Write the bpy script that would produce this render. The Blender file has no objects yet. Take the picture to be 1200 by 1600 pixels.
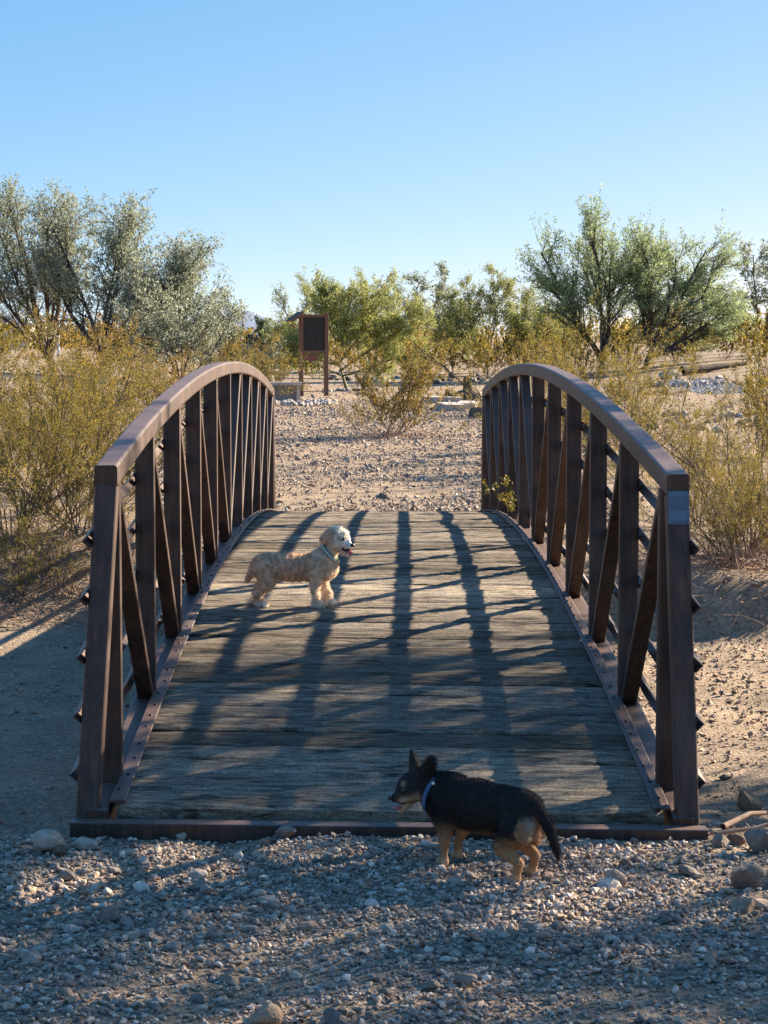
import bpy, math, random
import numpy as np
from mathutils import Vector, Matrix

# ------------------------------------------------------------------ camera, sky, sun
scene = bpy.context.scene
C = scene.collection
CAM = np.array([-0.062, -7.626, 1.521]); PITCH, YAW = 0.0781, 0.0056
cam = bpy.data.cameras.new('camera'); camo = bpy.data.objects.new('camera', cam); C.objects.link(camo)
cam.sensor_fit = 'VERTICAL'; cam.sensor_height = 24.0; cam.sensor_width = 18.0
cam.lens = 3513 / 1600 * 24.0; cam.clip_end = 20000
camo.location = CAM; camo.rotation_euler = (math.pi / 2 - PITCH, 0, -YAW)
scene.camera = camo

SUN_EL = math.radians(23.9); SUN_AZ = math.radians(35.2)          # azimuth from +X towards +Y
SUND = Vector((math.cos(SUN_EL) * math.cos(SUN_AZ), math.cos(SUN_EL) * math.sin(SUN_AZ), math.sin(SUN_EL)))
world = bpy.data.worlds.new('World'); scene.world = world; world.use_nodes = True
wn, wl = world.node_tree.nodes, world.node_tree.links
wn.clear()
sky = wn.new('ShaderNodeTexSky'); sky.sky_type = 'NISHITA'; sky.sun_disc = False
sky.sun_elevation = SUN_EL; sky.sun_rotation = math.pi / 2 - SUN_AZ
sky.altitude = 300; sky.air_density = 1.0; sky.dust_density = 1.0; sky.ozone_density = 2.0
bg = wn.new('ShaderNodeBackground'); bg.inputs['Strength'].default_value = 0.107
wo = wn.new('ShaderNodeOutputWorld')
wtc = wn.new('ShaderNodeTexCoord'); wmp = wn.new('ShaderNodeMapping')            # lifts the look-up off the yellow horizon band, everywhere alike
wmp.inputs['Location'].default_value = (0, 0, 0.10); wmp.inputs['Scale'].default_value = (1, 1, 3.0)
wl.new(wtc.outputs['Generated'], wmp.inputs['Vector']); wl.new(wmp.outputs[0], sky.inputs['Vector'])
wsp = wn.new('ShaderNodeSeparateColor'); wcb = wn.new('ShaderNodeCombineColor'); wl.new(sky.outputs[0], wsp.inputs[0])
for ch, (pw, mu) in enumerate(((1.12, 0.49), (0.65, 0.85), (0.28, 1.60))):        # one even colour grade over the whole sky
    a_ = wn.new('ShaderNodeMath'); a_.operation = 'POWER'; a_.inputs[1].default_value = pw; wl.new(wsp.outputs[ch], a_.inputs[0])
    b_ = wn.new('ShaderNodeMath'); b_.operation = 'MULTIPLY'; b_.inputs[1].default_value = mu; wl.new(a_.outputs[0], b_.inputs[0]); wl.new(b_.outputs[0], wcb.inputs[ch])
wl.new(wcb.outputs[0], bg.inputs[0]); wl.new(bg.outputs[0], wo.inputs[0])
sl = bpy.data.lights.new('sun', 'SUN'); sl.energy = 5.0; sl.angle = math.radians(0.53); sl.color = (1.0, 0.85, 0.66)
so = bpy.data.objects.new('sun', sl); C.objects.link(so)
so.rotation_euler = (-SUND).to_track_quat('-Z', 'Y').to_euler(); so.location = (20, 15, 20)
scene.view_settings.view_transform = 'Standard'; scene.view_settings.look = 'None'
scene.view_settings.exposure = 1.97; scene.view_settings.gamma = 1.0
scene.render.engine = 'CYCLES'
scene.cycles.max_bounces = 6; scene.cycles.transparent_max_bounces = 8
rng = np.random.default_rng(7); random.seed(7)

# ------------------------------------------------------------------ helpers
def mesh_np(name, verts, faces, mat=None, col=None, smooth=False):
    """faces: (n,k) int array, or list of such arrays"""
    me = bpy.data.meshes.new(name)
    if not isinstance(faces, (list, tuple)): faces = [faces]
    faces = [np.asarray(f, dtype=np.int32) for f in faces if len(f)]
    verts = np.asarray(verts, dtype=np.float32)
    nl = sum(f.size for f in faces); nf = sum(len(f) for f in faces)
    me.vertices.add(len(verts)); me.vertices.foreach_set('co', verts.ravel())
    me.loops.add(nl); me.polygons.add(nf)
    me.loops.foreach_set('vertex_index', np.concatenate([f.ravel() for f in faces]))
    starts = []; s = 0
    for f in faces:
        starts.append(np.arange(len(f), dtype=np.int32) * f.shape[1] + s); s += f.size
    me.polygons.foreach_set('loop_start', np.concatenate(starts))
    me.polygons.foreach_set('use_smooth', np.full(nf, smooth))
    me.update(calc_edges=True)
    if col is not None:
        a = me.attributes.new('Col', 'FLOAT_COLOR', 'POINT')
        c = np.ones((len(verts), 4), np.float32); c[:, :3] = col
        a.data.foreach_set('color', c.ravel())
    if mat: me.materials.append(mat)
    return me

def obj(name, me, parent=None, loc=None, rot=None, scale=None):
    o = bpy.data.objects.new(name, me); C.objects.link(o)
    if parent is not None: o.parent = parent
    if loc is not None: o.location = loc
    if rot is not None: o.rotation_euler = rot
    if scale is not None: o.scale = scale
    return o

def tag(o, label, cat=None, group=None, kind=None):
    if label: o['label'] = label
    if cat: o['category'] = cat
    if group: o['group'] = group
    if kind: o['kind'] = kind
    return o

def empty(name, loc=(0, 0, 0), rz=0.0, label=None, cat=None, group=None):
    o = bpy.data.objects.new(name, None); C.objects.link(o); o.empty_display_size = 0.2
    o.location = loc; o.rotation_euler = (0, 0, rz)
    if label: tag(o, label, cat, group)
    return o

def copy_tree(o, parent=None):
    c = o.copy(); C.objects.link(c); c.parent = parent
    for ch in o.children: copy_tree(ch, c)
    return c

class MB:
    """collects polygons in python lists (small things)"""
    def __init__(s): s.v = []; s.f = []
    def add(s, v, f):
        b = len(s.v); s.v += [tuple(p) for p in v]; s.f += [tuple(i + b for i in q) for q in f]
    def build(s, name, mat, smooth=False):
        me = bpy.data.meshes.new(name); me.from_pydata(s.v, [], s.f); me.update()
        if smooth: me.polygons.foreach_set('use_smooth', [True] * len(me.polygons))
        if mat: me.materials.append(mat)
        return me

def rsec(w, h, r=0.008, n=3):
    """rounded rectangle section, (lateral, normal)"""
    pts = []
    for cx, cy, a0 in ((w/2-r, h/2-r, 0), (-w/2+r, h/2-r, 90), (-w/2+r, -h/2+r, 180), (w/2-r, -h/2+r, 270)):
        for i in range(n):
            a = math.radians(a0 + 90 * i / (n - 1)); pts.append((cx + r * math.cos(a), cy + r * math.sin(a)))
    return pts

def sweep(mb, path, sec, lat=(1, 0, 0), caps=True):
    path = [Vector(p) for p in path]; n = len(path); k = len(sec); lat = Vector(lat)
    vs = []
    for i, p in enumerate(path):
        t = (path[min(i+1, n-1)] - path[max(i-1, 0)]).normalized()
        l = (lat - t * lat.dot(t)).normalized(); nn = l.cross(t)
        if nn.dot(Vector((0, 0.3, 1))) < 0: nn = -nn
        for a, b in sec: vs.append(p + l * a + nn * b)
    fs = [(i*k + j, i*k + (j+1) % k, (i+1)*k + (j+1) % k, (i+1)*k + j) for i in range(n-1) for j in range(k)]
    if caps: fs += [tuple(range(k))[::-1], tuple((n-1)*k + j for j in range(k))]
    mb.add(vs, fs)

def box(mb, c, s, rz=0.0, rx=0.0):
    M = Matrix.Translation(Vector(c)) @ Matrix.Rotation(rz, 4, 'Z') @ Matrix.Rotation(rx, 4, 'X')
    x, y, z = s[0]/2, s[1]/2, s[2]/2
    vs = [M @ Vector(p) for p in ((-x,-y,-z),(x,-y,-z),(x,y,-z),(-x,y,-z),(-x,-y,z),(x,-y,z),(x,y,z),(-x,y,z))]
    mb.add(vs, [(3,2,1,0),(4,5,6,7),(0,1,5,4),(1,2,6,5),(2,3,7,6),(3,0,4,7)])

def ss(a, b, x):
    t = np.clip((np.asarray(x, float) - a) / (b - a), 0, 1); return t * t * (3 - 2 * t)

_w = np.random.default_rng(3)
_WV = [(_w.normal(size=2), _w.uniform(0, 6.28)) for _ in range(40)]
def wnoise(x, y, freq, n=12, off=0):
    r = 0
    for i in range(n):
        d, p = _WV[(i + off) % 40]; r = r + np.sin((d[0] * x + d[1] * y) * freq + p)
    return r / math.sqrt(n)

def pix_ray(px, py):
    X, up = (px - 600) / 3513, (800 - py) / 3513
    s, c = math.sin(PITCH), math.cos(PITCH); Y, Z = c + up * s, -s + up * c
    s, c = math.sin(YAW), math.cos(YAW)
    return np.array([X * c + Y * s, -X * s + Y * c, Z])
def at(px, d):
    """world x,y of the ground point seen in column px at depth d metres"""
    r = pix_ray(px, 525); p = CAM + r * d / r[1]; return p[0], p[1]

# ------------------------------------------------------------------ materials
def new_mat(name):
    m = bpy.data.materials.new(name); m.use_nodes = True
    nt = m.node_tree; nt.nodes.clear()
    out = nt.nodes.new('ShaderNodeOutputMaterial')
    return m, nt, out
class NT:
    def __init__(s, nt): s.nt = nt
    def n(s, t, **kw):
        nd = s.nt.nodes.new('ShaderNode' + t)
        for k, v in kw.items():
            if k.startswith('i_'):
                nm = k[2:]; nd.inputs[int(nm) if nm.isdigit() else nm.replace('_', ' ')].default_value = v
            else: setattr(nd, k, v)
        return nd
    def l(s, a, b): s.nt.links.new(a, b)
    def ramp(s, fac, stops, interp='LINEAR'):
        r = s.n('ValToRGB'); r.color_ramp.interpolation = interp
        e = r.color_ramp.elements
        while len(e) < len(stops): e.new(0.5)
        for el, (p, c) in zip(e, stops):
            el.position = p; el.color = (*c, 1) if len(c) == 3 else c
        s.l(fac, r.inputs[0]); return r.outputs[0]
    def noise(s, vec, scale, detail=4, rough=0.6, dist=0.0):
        n = s.n('TexNoise'); n.inputs['Scale'].default_value = scale; n.inputs['Detail'].default_value = detail
        n.inputs['Roughness'].default_value = rough; n.inputs['Distortion'].default_value = dist
        if vec is not None: s.l(vec, n.inputs['Vector'])
        return n.outputs['Fac']
    def mixc(s, fac, a, b, mode='MIX'):
        m = s.n('Mix', data_type='RGBA', blend_type=mode)
        for k, v in ((0, fac), (6, a), (7, b)):
            if hasattr(v, 'links'): s.l(v, m.inputs[k])
            else: m.inputs[k].default_value = v if k == 0 else ((*v, 1) if len(v) == 3 else v)
        return m.outputs[2]
    def bump(s, h, strength, dist, nrm=None):
        b = s.n('Bump'); b.inputs['Strength'].default_value = strength; b.inputs['Distance'].default_value = dist
        s.l(h, b.inputs['Height'])
        if nrm is not None: s.l(nrm, b.inputs['Normal'])
        return b.outputs[0]
    def bsdf(s, out, col, rough=0.7, metal=0.0, nrm=None, spec=0.5):
        p = s.n('BsdfPrincipled')
        if hasattr(col, 'links'): s.l(col, p.inputs['Base Color'])
        else: p.inputs['Base Color'].default_value = (*col, 1)
        if hasattr(rough, 'links'): s.l(rough, p.inputs['Roughness'])
        else: p.inputs['Roughness'].default_value = rough
        p.inputs['Metallic'].default_value = metal; p.inputs['Specular IOR Level'].default_value = spec
        if nrm is not None: s.l(nrm, p.inputs['Normal'])
        s.l(p.outputs[0], out.inputs[0]); return p

def coords(t, kind='Object', scale=None):
    tc = t.n('TexCoord')
    if scale is None: return tc.outputs[kind]
    m = t.n('Mapping'); m.inputs['Scale'].default_value = scale; t.l(tc.outputs[kind], m.inputs['Vector']); return m.outputs[0]

def mat_simple(name, col, rough=0.8, var=0.25, scale=8.0, bump=0.3, bdist=0.01, metal=0.0, spec=0.4):
    m, nt, out = new_mat(name); t = NT(nt)
    v = coords(t); n1 = t.noise(v, scale, 6, 0.65); n2 = t.noise(v, scale * 6, 3)
    lo = tuple(c * (1 - var) for c in col); hi = tuple(min(1, c * (1 + var)) for c in col)
    c = t.ramp(n1, [(0.3, lo), (0.7, hi)])
    t.bsdf(out, c, rough, metal, t.bump(n2, bump, bdist), spec); return m

def mat_leaf(name, transl=0.35, rough=0.6):
    m, nt, out = new_mat(name); t = NT(nt)
    a = t.n('Attribute', attribute_name='Col')
    p = t.n('BsdfPrincipled', i_Roughness=rough); p.inputs['Specular IOR Level'].default_value = 0.25
    t.l(a.outputs['Color'], p.inputs['Base Color'])
    tr = t.n('BsdfTranslucent'); t.l(a.outputs['Color'], tr.inputs[0])
    mx = t.n('MixShader'); mx.inputs[0].default_value = transl
    t.l(p.outputs[0], mx.inputs[1]); t.l(tr.outputs[0], mx.inputs[2]); t.l(mx.outputs[0], out.inputs[0]); return m

def mat_vcol(name, rough=0.8, nscale=40, amt=0.35, bump=0.4, bdist=0.004, spec=0.3):
    m, nt, out = new_mat(name); t = NT(nt)
    a = t.n('Attribute', attribute_name='Col'); g = t.n('NewGeometry')
    n = t.noise(g.outputs['Position'], nscale, 4, 0.7)
    k = t.ramp(n, [(0.25, (1 - amt,) * 3), (0.75, (1 + amt * 0.5,) * 3)])
    c = t.mixc(1.0, a.outputs['Color'], k, 'MULTIPLY')
    t.bsdf(out, c, rough, 0, t.bump(n, bump, bdist), spec); return m

# painted weathering steel of the bridge
def mat_steel():
    m, nt, out = new_mat('brown_steel'); t = NT(nt)
    g = t.n('NewGeometry'); P = g.outputs['Position']
    mp = t.n('Mapping'); mp.inputs['Scale'].default_value = (14, 14, 1.4); t.l(P, mp.inputs['Vector'])
    streak = t.noise(mp.outputs[0], 3.0, 5, 0.6); fine = t.noise(P, 60, 5, 0.7); big = t.noise(P, 2.5, 3)
    c = t.ramp(streak, [(0.28, (0.020, 0.012, 0.0095)), (0.48, (0.040, 0.021, 0.0145)), (0.62, (0.075, 0.036, 0.021)), (0.74, (0.13, 0.058, 0.030))])
    c = t.mixc(t.ramp(fine, [(0.55, (0, 0, 0)), (0.75, (0.5, 0.5, 0.5))]), c, (0.055, 0.028, 0.018))
    dust = t.ramp(big, [(0.45, (0, 0, 0)), (0.75, (0.28, 0.28, 0.28))])
    sep = t.n('SeparateXYZ'); t.l(g.outputs['Normal'], sep.inputs[0])
    up = t.ramp(sep.outputs[2], [(0.5, (0, 0, 0)), (0.95, (0.45, 0.45, 0.45))])       # upward faces blend further to the paler pinkish tone
    dd = t.n('Math', operation='ADD', use_clamp=True); t.l(dust, dd.inputs[0]); t.l(up, dd.inputs[1])
    c = t.mixc(dd.outputs[0], c, (0.20, 0.135, 0.108))
    r = t.ramp(fine, [(0.3, (0.40,) * 3), (0.7, (0.60,) * 3)])
    t.bsdf(out, c, r, 0.0, t.bump(fine, 0.25, 0.002), 0.4); return m

def mat_wood():
    m, nt, out = new_mat('weathered_plank'); t = NT(nt)
    oi = t.n('ObjectInfo'); tc = t.n('TexCoord')
    off = t.n('VectorMath', operation='SCALE'); t.l(oi.outputs['Random'], off.inputs['Scale']); off.inputs[0].default_value = (37, 91, 13)
    ad = t.n('VectorMath', operation='ADD'); t.l(tc.outputs['Object'], ad.inputs[0]); t.l(off.outputs[0], ad.inputs[1])
    m1 = t.n('Mapping'); m1.inputs['Scale'].default_value = (5.5, 34, 34); t.l(ad.outputs[0], m1.inputs['Vector'])
    m2 = t.n('Mapping'); m2.inputs['Scale'].default_value = (3.0, 16, 16); t.l(ad.outputs[0], m2.inputs['Vector'])
    m3 = t.n('Mapping'); m3.inputs['Scale'].default_value = (1.4, 3, 3); t.l(ad.outputs[0], m3.inputs['Vector'])
    g1 = t.noise(m1.outputs[0], 1.6, 8, 0.72, 0.5); g2 = t.noise(m2.outputs[0], 1.7, 7, 0.7, 0.8); g3 = t.noise(m3.outputs[0], 1.7, 3)
    c = t.ramp(g1, [(0.30, (0.05, 0.038, 0.028)), (0.45, (0.16, 0.13, 0.10)), (0.58, (0.30, 0.265, 0.215)), (0.76, (0.50, 0.46, 0.40))])
    c = t.mixc(t.ramp(g2, [(0.40, (0.92,) * 3), (0.50, (0.0,) * 3)]), c, (0.030, 0.022, 0.016))
    c = t.mixc(t.ramp(g3, [(0.42, (0.0,) * 3), (0.72, (0.55,) * 3)]), c, (0.30, 0.28, 0.25))
    tone = t.ramp(oi.outputs['Random'], [(0.0, (0.50, 0.48, 0.44)), (0.5, (0.90, 0.90, 0.90)), (0.85, (1.12, 1.10, 1.06)), (1.0, (1.65, 1.62, 1.55))])
    c = t.mixc(1.0, c, tone, 'MULTIPLY'); c = t.mixc(t.ramp(t.noise(tc.outputs['Object'], 85, 5, 0.7), [(0.36, (0.75,) * 3), (0.50, (0.0,) * 3)]), c, (0.05, 0.04, 0.032)); c = t.mixc(1.0, c, (1.28, 1.20, 1.07), 'MULTIPLY')
    h = t.n('Math', operation='ADD'); t.l(g1, h.inputs[0]); t.l(g2, h.inputs[1])
    t.bsdf(out, c, 0.82, 0, t.bump(h.outputs[0], 1.0, 0.016), 0.2); return m

def mat_ground():
    m, nt, out = new_mat('desert_ground'); t = NT(nt)
    g = t.n('NewGeometry'); P = g.outputs['Position']
    big = t.noise(P, 0.35, 4); mid = t.noise(P, 3.0, 5, 0.65); fine = t.noise(P, 28, 6, 0.75); peb = t.n('TexVoronoi'); peb.inputs['Scale'].default_value = 55
    t.l(P, peb.inputs['Vector'])
    c = t.ramp(mid, [(0.3, (0.20, 0.155, 0.115)), (0.55, (0.30, 0.235, 0.175)), (0.75, (0.38, 0.305, 0.235))])
    c = t.mixc(t.ramp(big, [(0.4, (0,) * 3), (0.65, (0.55,) * 3)]), c, (0.25, 0.205, 0.165))
    sep = t.n('SeparateColor'); t.l(peb.outputs['Color'], sep.inputs[0])
    pc = t.ramp(sep.outputs[0], [(0.0, (0.55,) * 3), (0.6, (1.0, 0.98, 0.95)), (0.9, (1.25, 1.2, 1.15))])
    c = t.mixc(0.75, c, pc, 'MULTIPLY'); c = t.mixc(1.0, c, (1.26, 1.20, 1.10), 'MULTIPLY')
    c = t.mixc(t.ramp(fine, [(0.35, (0.5,) * 3), (0.55, (0,) * 3)]), c, (0.13, 0.10, 0.078))
    b1 = t.bump(fine, 0.8, 0.02)
    inv = t.n('Math', operation='SUBTRACT'); inv.inputs[0].default_value = 1.0; t.l(peb.outputs['Distance'], inv.inputs[1])
    t.bsdf(out, c, 0.92, 0, t.bump(inv.outputs[0], 0.7, 0.012, b1), 0.15); return m

M_STEEL = mat_steel(); M_WOOD = mat_wood(); M_GROUND = mat_ground()
M_STONE = mat_vcol('stone', 0.85, 45, 0.4, 0.5, 0.004)
M_ROCK = mat_vcol('rock', 0.88, 14, 0.5, 0.8, 0.02)
M_LEAF = mat_leaf('foliage', 0.45); M_FUR = mat_leaf('fur', 0.28, 0.55)
M_BARK = mat_simple('dark_bark', (0.075, 0.055, 0.042), 0.9, 0.4, 12, 0.8, 0.02)
M_STEM = mat_simple('shrub_stem', (0.13, 0.10, 0.075), 0.9, 0.45, 20, 0.5, 0.005)
M_GREENBARK = mat_simple('green_bark', (0.14, 0.15, 0.06), 0.8, 0.35, 12, 0.4, 0.01)
M_DEAD = mat_simple('dead_twig', (0.30, 0.20, 0.14), 0.9, 0.35, 20, 0.4, 0.005)
M_DARKMETAL = mat_simple('dark_bolt', (0.02, 0.018, 0.017), 0.5, 0.3, 60, 0.2, 0.002, 0.6)
M_CONC = mat_simple('pale_concrete', (0.42, 0.37, 0.32), 0.9, 0.2, 9, 0.4, 0.01)
M_POST = mat_simple('kiosk_timber', (0.17, 0.085, 0.05), 0.75, 0.3, 14, 0.4, 0.006)
M_PANEL = mat_simple('kiosk_panel', (0.028, 0.021, 0.018), 0.7, 0.4, 10, 0.5, 0.01)
M_WHITE = mat_simple('white_siding', (0.78, 0.76, 0.72), 0.7, 0.06, 5, 0.1, 0.01)
M_ROOF = mat_simple('grey_roof', (0.30, 0.32, 0.35), 0.7, 0.2, 4, 0.2, 0.02)
M_CACTUS = mat_simple('cactus_skin', (0.06, 0.065, 0.04), 0.8, 0.4, 20, 0.6, 0.01)
M_HILL = mat_simple('haze_blue_hill', (0.10, 0.14, 0.22), 0.95, 0.15, 0.004, 0.2, 1.0)  # blue of distant haze put into the rock colour

# ------------------------------------------------------------------ ground
def terr(x, y):
    x = np.asarray(x, float); y = np.asarray(y, float)
    r = ss(-1.0, 1.0, x)
    wob = 0.25 * wnoise(x, y * 0, 0.9)
    yb0 = 8.6 * (1 - r) + 6.7 * r + wob; yb1 = 10.8 * (1 - r) + 7.6 * r + wob
    t2 = np.clip((y - yb0) / (yb1 - yb0), 0, 1); t2 = t2 * t2 * (3 - 2 * t2)
    w = ss(-0.42, 1.1, y) * (1 - t2)
    dep = 0.52 * (1 - r) + 0.36 * r
    z = -0.108 - dep * w + 0.03 * ss(8, 12.5, y) + 0.06 * ss(12.5, 35, y)
    z = z + 0.85 * ss(32, 85, y) * ss(4, 15, x) * (1 - 0.5 * ss(120, 400, y)) + 0.45 * ss(28, 60, y) * ss(-4, -12, x)
    near = 1 - ss(20, 60, y)
    z = z + near * (0.012 * wnoise(x, y, 2.6, 10, 3) + 0.006 * wnoise(x, y, 9, 10, 11)) + (1 - near) * 0.05 * wnoise(x, y, 0.35, 12, 7)
    keep = ss(0.6, 1.4, np.abs(x)) * ss(-0.4, 0.5, y) * (1 - ss(11, 14, y))
    z = z + keep * 0.03 * wnoise(x, y, 2.2, 12, 21)
    return z

def axis(parts):
    a = []
    for s, e, n, p in parts:
        t = np.linspace(0, 1, n, endpoint=False) ** p; a.append(s + (e - s) * t)
    return np.concatenate(a)
def build_ground():
    xp = np.concatenate([axis([(0, 3.6, 46, 1), (3.6, 14, 36, 1.3), (14, 1500, 34, 3)]), [1500]])
    xs = np.concatenate([-xp[:0:-1], xp])
    ys = np.concatenate([axis([(-40, -3.4, 14, 0.6), (-3.4, 13, 190, 1), (13, 50, 90, 1.2), (50, 150, 40, 1.2), (150, 6000, 30, 3)]), [6000]])
    X, Y = np.meshgrid(xs, ys); Z = terr(X, Y)
    V = np.stack([X, Y, Z], -1).reshape(-1, 3); nx, ny = len(xs), len(ys)
    i = (np.arange(ny - 1)[:, None] * nx + np.arange(nx - 1)[None, :]).ravel()
    F = np.stack([i, i + 1, i + nx + 1, i + nx], 1)
    return tag(obj('ground', mesh_np('ground', V, F, M_GROUND, smooth=True)), 'tan desert ground with a shallow dry wash under the bridge', kind='structure')
GROUND = build_ground()

# far hills
def hills():
    n = 90; xs = np.linspace(-1400, 200, n); V = []; F = []
    for i, x in enumerate(xs):
        h = 20 + 60 * max(0, math.sin((x + 560) / 130)) * math.exp(-((x + 470) / 260) ** 2) + 6 * math.sin(x / 23) + 3 * math.sin(x / 9)
        V += [(x, 7000 - 300, -5), (x, 7000, max(h, 2)), (x, 7400, -5)]
    for i in range(n - 1):
        for k in range(2): F.append((i*3+k, (i+1)*3+k, (i+1)*3+k+1, i*3+k+1))
    tag(obj('hills', mesh_np('hills', np.array(V), np.array(F), M_HILL, smooth=True)), 'far desert hills coloured haze blue grey on the horizon', kind='structure')
hills()

# ------------------------------------------------------------------ stones
_t = (1 + 5 ** 0.5) / 2
ICO_V = np.array([(-1,_t,0),(1,_t,0),(-1,-_t,0),(1,-_t,0),(0,-1,_t),(0,1,_t),(0,-1,-_t),(0,1,-_t),(_t,0,-1),(_t,0,1),(-_t,0,-1),(-_t,0,1)], float)
ICO_V /= np.linalg.norm(ICO_V[0])
ICO_F = np.array([(0,11,5),(0,5,1),(0,1,7),(0,7,10),(0,10,11),(1,5,9),(5,11,4),(11,10,2),(10,7,6),(7,1,8),(3,9,4),(3,4,2),(3,2,6),(3,6,8),(3,8,9),(4,9,5),(2,4,11),(6,2,10),(8,6,7),(9,8,1)])
OCT_V = np.array([(1,0,0),(-1,0,0),(0,1,0),(0,-1,0),(0,0,1),(0,0,-1)], float)
OCT_F = np.array([(0,2,4),(2,1,4),(1,3,4),(3,0,4),(2,0,5),(1,2,5),(3,1,5),(0,3,5)])
def subdiv(V, F):
    V = list(map(tuple, V)); cache = {}
    def mid(a, b):
        k = (min(a, b), max(a, b))
        if k not in cache:
            p = (np.array(V[a]) + np.array(V[b])) / 2; V.append(tuple(p / np.linalg.norm(p))); cache[k] = len(V) - 1
        return cache[k]
    NF = []
    for a, b, c in F:
        x, y, z = mid(a, b), mid(b, c), mid(c, a); NF += [(a, x, z), (b, y, x), (c, z, y), (x, y, z)]
    return np.array(V), np.array(NF)
ICO2_V, ICO2_F = subdiv(ICO_V, ICO_F); ICO3_V, ICO3_F = subdiv(ICO2_V, ICO2_F)

PAL = np.array([(0.23, 0.215, 0.20), (0.30, 0.28, 0.26), (0.17, 0.155, 0.145), (0.36, 0.335, 0.31), (0.30, 0.245, 0.20), (0.26, 0.19, 0.155), (0.46, 0.44, 0.41), (0.13, 0.12, 0.115), (0.37, 0.31, 0.25)])
PALW = np.array([.22, .22, .16, .12, .09, .05, .05, .05, .04])
def stone_cols(n, warm=0.0, r=rng):
    c = PAL[r.choice(len(PAL), n, p=PALW / PALW.sum())] * r.uniform(0.85, 1.55, (n, 1))
    return c * (1 + warm * np.array([0.12, 0.0, -0.15])) * np.array([1.14, 1.0, 0.86])

def rough_variants(V, n, amp, seed):
    r = np.random.default_rng(seed); out = []
    for _ in range(n):
        k = 1 + 0 * V[:, :1]
        for _ in range(5):
            d = r.normal(size=3); d /= np.linalg.norm(d); off = r.uniform(0.35, 0.8)
            h = V @ d; k = np.minimum(k, np.where(h > off, off / np.maximum(h, 1e-3), 1)[:, None])   # broken facets
        out.append(V * k * (1 + amp * r.normal(size=(len(V), 1))))
    return np.array(out)

def stone_field(name, x, y, size, base, faces, variants, cols, sink=0.25, label=None, mat=None, flat=0.6, r=rng):
    n = len(x); vi = r.integers(0, len(variants), n)
    S = variants[vi]                                               # n,k,3
    ang = r.uniform(0, 6.283, n); tx, ty = r.normal(0, 0.35, n), r.normal(0, 0.35, n)
    sc = np.stack([size * r.uniform(0.8, 1.35, n), size * r.uniform(0.65, 1.0, n), size * r.uniform(flat * 0.55, flat * 1.25, n)], 1) / 2
    S = S * sc[:, None, :]
    cx, sx = np.cos(tx)[:, None], np.sin(tx)[:, None]
    S = np.stack([S[..., 0], S[..., 1] * cx - S[..., 2] * sx, S[..., 1] * sx + S[..., 2] * cx], -1)
    c, s = np.cos(ang)[:, None], np.sin(ang)[:, None]
    S = np.stack([S[..., 0] * c - S[..., 1] * s, S[..., 0] * s + S[..., 1] * c, S[..., 2]], -1)
    z = terr(x, y) + sc[:, 2] * (1 - 2 * sink * 0.6)
    S = S + np.stack([x, y, z], 1)[:, None, :]
    k = variants.shape[1]
    F = (faces[None] + (np.arange(n) * k)[:, None, None]).reshape(-1, 3)
    o = obj(name, mesh_np(name, S.reshape(-1, 3), F, mat or M_STONE, np.repeat(cols, k, 0)))
    if label: tag(o, label, kind='stuff')
    return o

VAR12 = rough_variants(ICO_V, 24, 0.10, 5); VAR42 = rough_variants(ICO2_V, 24, 0.05, 6); VAR6 = rough_variants(OCT_V, 16, 0.15, 8)
VAR162 = rough_variants(ICO3_V, 16, 0.02, 9)

def dens_mask(x, y, r):
    d = 0.55 + 0.36 * wnoise(x, y, 2.3, 10, 5) - 0.45 * np.exp(-(((x - 0.45) / 0.45) ** 2 + ((y + 2.35) / 0.40) ** 2))
    return r.uniform(size=len(x)) < np.clip(d, 0.12, 1)

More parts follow.
